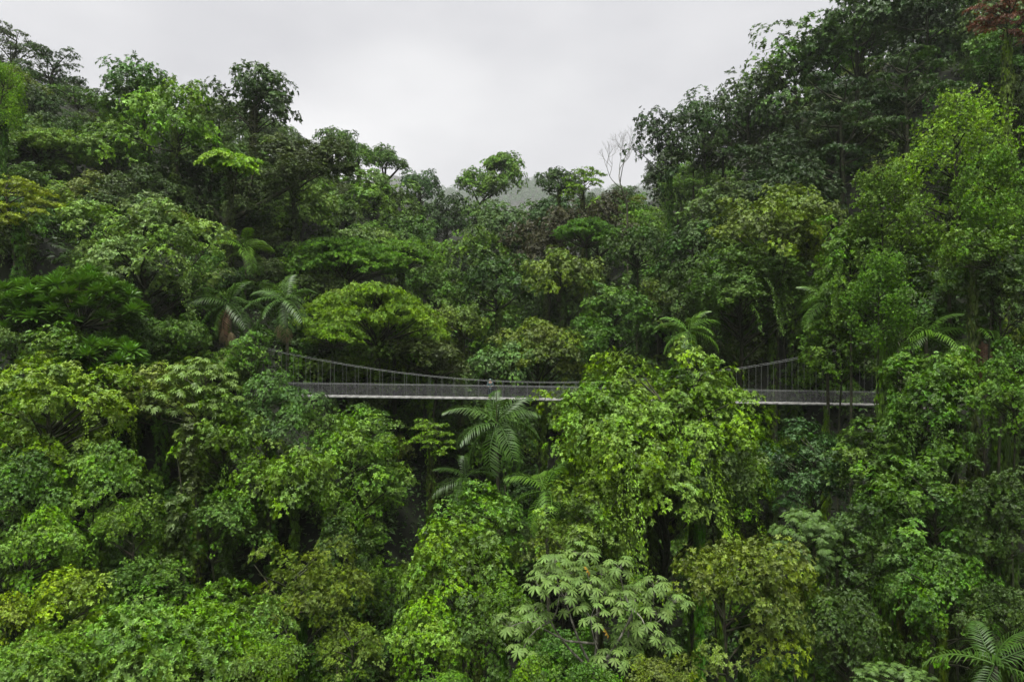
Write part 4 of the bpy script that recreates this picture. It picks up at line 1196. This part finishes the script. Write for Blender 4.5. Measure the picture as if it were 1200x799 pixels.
# towers at both ends
for x in (XL - .2, XR + .2):
    m = MB(); zd = float(deck_z(np.clip(x, XL, XR))); zt = float(cab_z(np.clip(x, XL, XR))) + .25
    for s in (-1, 1):
        y = YB + s * (HWID + .2)
        g = float(ground(x, y)) - .8
        m.box((x - .12, y - .12, min(g, zd - 2)), (x + .12, y + .12, zt))
    m.box((x - .10, YB - .62, zt - .32), (x + .10, YB + .62, zt - .1))
    m.box((x - .10, YB - .62, zd - .4), (x + .10, YB + .62, zd - .16))
    bchild('tower', m.mesh('tower', M_BARK))
# landings where the deck meets the slopes
for x0, x1 in ((XL - 4.5, XL - .4), (XR + .4, XR + 4.5)):
    m = MB(); zd = float(deck_z(np.clip(x0, XL, XR)))
    m.box((x0, YB - .8, zd - .5), (x1, YB + .8, zd))
    bchild('landing', m.mesh('landing', M_PLANK))

# ------------------------------------------------------------------ person on the bridge
def skin(name, verts, edges, radii, mat, parent, root=0, sub=2):
    me = bpy.data.meshes.new(name)
    me.from_pydata([tuple(v) for v in verts], edges, [])
    me.materials.append(mat)
    o = bpy.data.objects.new(name, me); col.objects.link(o); o.parent = parent
    mo = o.modifiers.new('skin', 'SKIN'); mo.use_smooth_shade = True
    for i, r in enumerate(radii):
        sv = me.skin_vertices[0].data[i]
        sv.radius = r if isinstance(r, tuple) else (r, r); sv.use_root = (i == root)
    sb = o.modifiers.new('subdivision', 'SUBSURF'); sb.levels = sub; sb.render_levels = sub
    return o
px = bx(574.5)
person = empty('person', (px, YB - .12, float(deck_z(px)) + .012))
person.rotation_euler = (0, 0, R(0))
tag(person, 'person in a pale teal hood, grey-teal jacket and dark trousers standing on the bridge deck', 'person')
# faces -Y (towards the valley); hands rest forward at rail height
bv = [(0, 0, .95), (0, .01, 1.15), (0, 0, 1.38), (0, 0, 1.47), (0, -.02, 1.56), (0, -.015, 1.68),          # 0-5 pelvis..head top
      (-.10, 0, .90), (-.11, -.01, .50), (-.115, .02, .09), (-.12, -.13, .04),                              # 6-9 leg
      (.10, 0, .90), (.11, -.01, .50), (.115, .02, .09), (.12, -.13, .04),                                  # 10-13
      (-.19, 0, 1.38), (-.25, -.02, 1.12), (-.16, -.22, 1.06), (-.12, -.29, 1.07),                          # 14-17 arm
      (.19, 0, 1.38), (.26, -.02, 1.12), (.17, -.22, 1.08), (.13, -.29, 1.09),                              # 18-21
      (0, -.105, 1.60)]                                                                                      # 22 nose
be = [(0, 1), (1, 2), (2, 3), (3, 4), (4, 5), (0, 6), (6, 7), (7, 8), (8, 9), (0, 10), (10, 11), (11, 12), (12, 13),
      (2, 14), (14, 15), (15, 16), (16, 17), (2, 18), (18, 19), (19, 20), (20, 21), (4, 22)]
brd = [(.15, .10), (.135, .095), (.15, .10), .055, .088, .07, .085, .058, .04, .038, .085, .058, .04, .038,
       .06, .042, .030, .036, .06, .042, .030, .036, .018]
# fingers
for hand, sgn in ((17, -1), (21, 1)):
    hp = bv[hand]
    for k in range(4):
        bi = len(bv)
        ox = (-.03 + .02 * k)
        bv += [(hp[0] + ox, hp[1] - .035, hp[2] + .005), (hp[0] + ox, hp[1] - .075 - .008 * (k in (1, 2)), hp[2] - .015), (hp[0] + ox, hp[1] - .085, hp[2] - .05)]
        be += [(hand, bi), (bi, bi + 1), (bi + 1, bi + 2)]; brd += [.010, .009, .008]
    bi = len(bv)
    bv += [(hp[0] - sgn * .05, hp[1] - .02, hp[2]), (hp[0] - sgn * .065, hp[1] - .055, hp[2] - .01)]
    be += [(hand, bi), (bi, bi + 1)]; brd += [.011, .009]
skin('body', bv, be, brd, M_SKIN, person)
skin('jacket', [(0, 0, .86), (0, .01, 1.13), (0, 0, 1.37), (0, 0, 1.45), (-.19, 0, 1.385), (-.255, -.02, 1.12), (-.165, -.215, 1.065), (.19, 0, 1.385), (.265, -.02, 1.12), (.175, -.215, 1.085)],
     [(0, 1), (1, 2), (2, 3), (2, 4), (4, 5), (5, 6), (2, 7), (7, 8), (8, 9)],
     [(.19, .14), (.165, .125), (.175, .125), .075, .082, .062, .045, .082, .062, .045], M_JACKET, person)
skin('trousers', [(0, 0, .93), (-.10, 0, .86), (-.11, -.01, .50), (-.115, .02, .13), (.10, 0, .86), (.11, -.01, .50), (.115, .02, .13)],
     [(0, 1), (1, 2), (2, 3), (0, 4), (4, 5), (5, 6)], [(.16, .115), .105, .078, .066, .105, .078, .066], M_TROUSER, person)
skin('hood', [(0, .05, 1.46), (0, .035, 1.60), (0, .01, 1.71)], [(0, 1), (1, 2)], [(.11, .09), (.12, .10), (.095, .085)], M_HOOD, person)
for s in (-1, 1):
    skin('shoe', [(s * .115, .05, .045), (s * .118, -.06, .045), (s * .122, -.15, .035)], [(0, 1), (1, 2)], [(.05, .045), (.052, .045), (.045, .033)], M_SHOE, person, sub=1)

# ------------------------------------------------------------------ undergrowth over the slopes
rng = np.random.default_rng(77)
k = 16000
yy = np.where(rng.random(k) < .45, rng.uniform(40, 76, k), 16 + 100 * rng.random(k) ** .9)
xx = rng.uniform(-1, 1, k) * (yy * .80 + 6)
C = np.stack([xx, yy, ground(xx, yy) + rng.uniform(.1, .9, k)], 1)
keep = ~((np.abs(yy - YB) < 2.2) & (np.abs(C[:, 2] - 45) < 3.0))
C = C[keep]; k = len(C)
A = unit(np.array([[0, 0, 1.0]]) + rng.normal(size=(k, 3)) * .3)
V, F, lc = clump_leaves(C, A, A, rng.uniform(.7, 1.7, k), .6, 6, .45, .22, rng, droop=.2)
ug = bpy.data.objects.new('undergrowth', mesh_from('undergrowth', V, F, M_LEAF, lc))
ug.color = (.028, .056, .010, 1)
col.objects.link(ug); tag(ug, 'dense low green undergrowth on the ravine slopes', 'undergrowth', kind='stuff')

# ------------------------------------------------------------------ far ridge wood
rng = np.random.default_rng(78)
k = 2300
yy = rng.uniform(2150, 2690, k); xx = rng.uniform(-.16, .22, k) * yy
g = ground(xx, yy)
rad = rng.uniform(5, 11, k)
Cc = np.stack([xx, yy, g + rad * 1.1 + rng.uniform(0, 7, k) * (rng.random(k) < .25)], 1)
parts = []
d = fib(26, -.3, 1, rng, .2)
C = (Cc[:, None] + d[None] * rad[:, None, None] * np.array([1, 1, .85]) * rng.uniform(.75, 1.1, (k, 26, 1))).reshape(-1, 3)
dd = np.repeat(d[None], k, 0).reshape(-1, 3)
n = len(C)
V, F, lc = leaf_arrays(C, unit(np.cross(dd, rng.normal(size=(n, 3)))), dd + rng.normal(size=(n, 3)) * .4, 4.2 * rng.uniform(.7, 1.2, n), 2.8 * rng.uniform(.7, 1.2, n), np.clip(rng.normal(.5, .15, (n, 3)), 0, 1), rng)
fw = bpy.data.objects.new('far_forest', mesh_from('far_forest', V, F, M_MATTE, lc))
fw.color = (.04, .085, .025, 1)
col.objects.link(fw); tag(fw, 'misty far forested ridge beyond the ravine head', 'forest', kind='stuff')

# ------------------------------------------------------------------ haze
mh, n_, N, L = newmat('haze_air')
ho = N('ShaderNodeOutputMaterial'); pv = N('ShaderNodeVolumePrincipled')
pv.inputs['Color'].default_value = (.985, .99, 1, 1)
pv.inputs['Density'].default_value = 0.0001
pv.inputs['Anisotropy'].default_value = 0.2
L(pv.outputs[0], ho.inputs['Volume'])
m = MB()
zt = max(float(V[:, 2].max()), 200) + 6
m.box((-1720, -70, -2), (1720, 3030, zt))
hz = bpy.data.objects.new('haze', m.mesh('haze', mh))
col.objects.link(hz); tag(hz, 'thin pale mist in the air over the ravine', 'haze', kind='stuff')
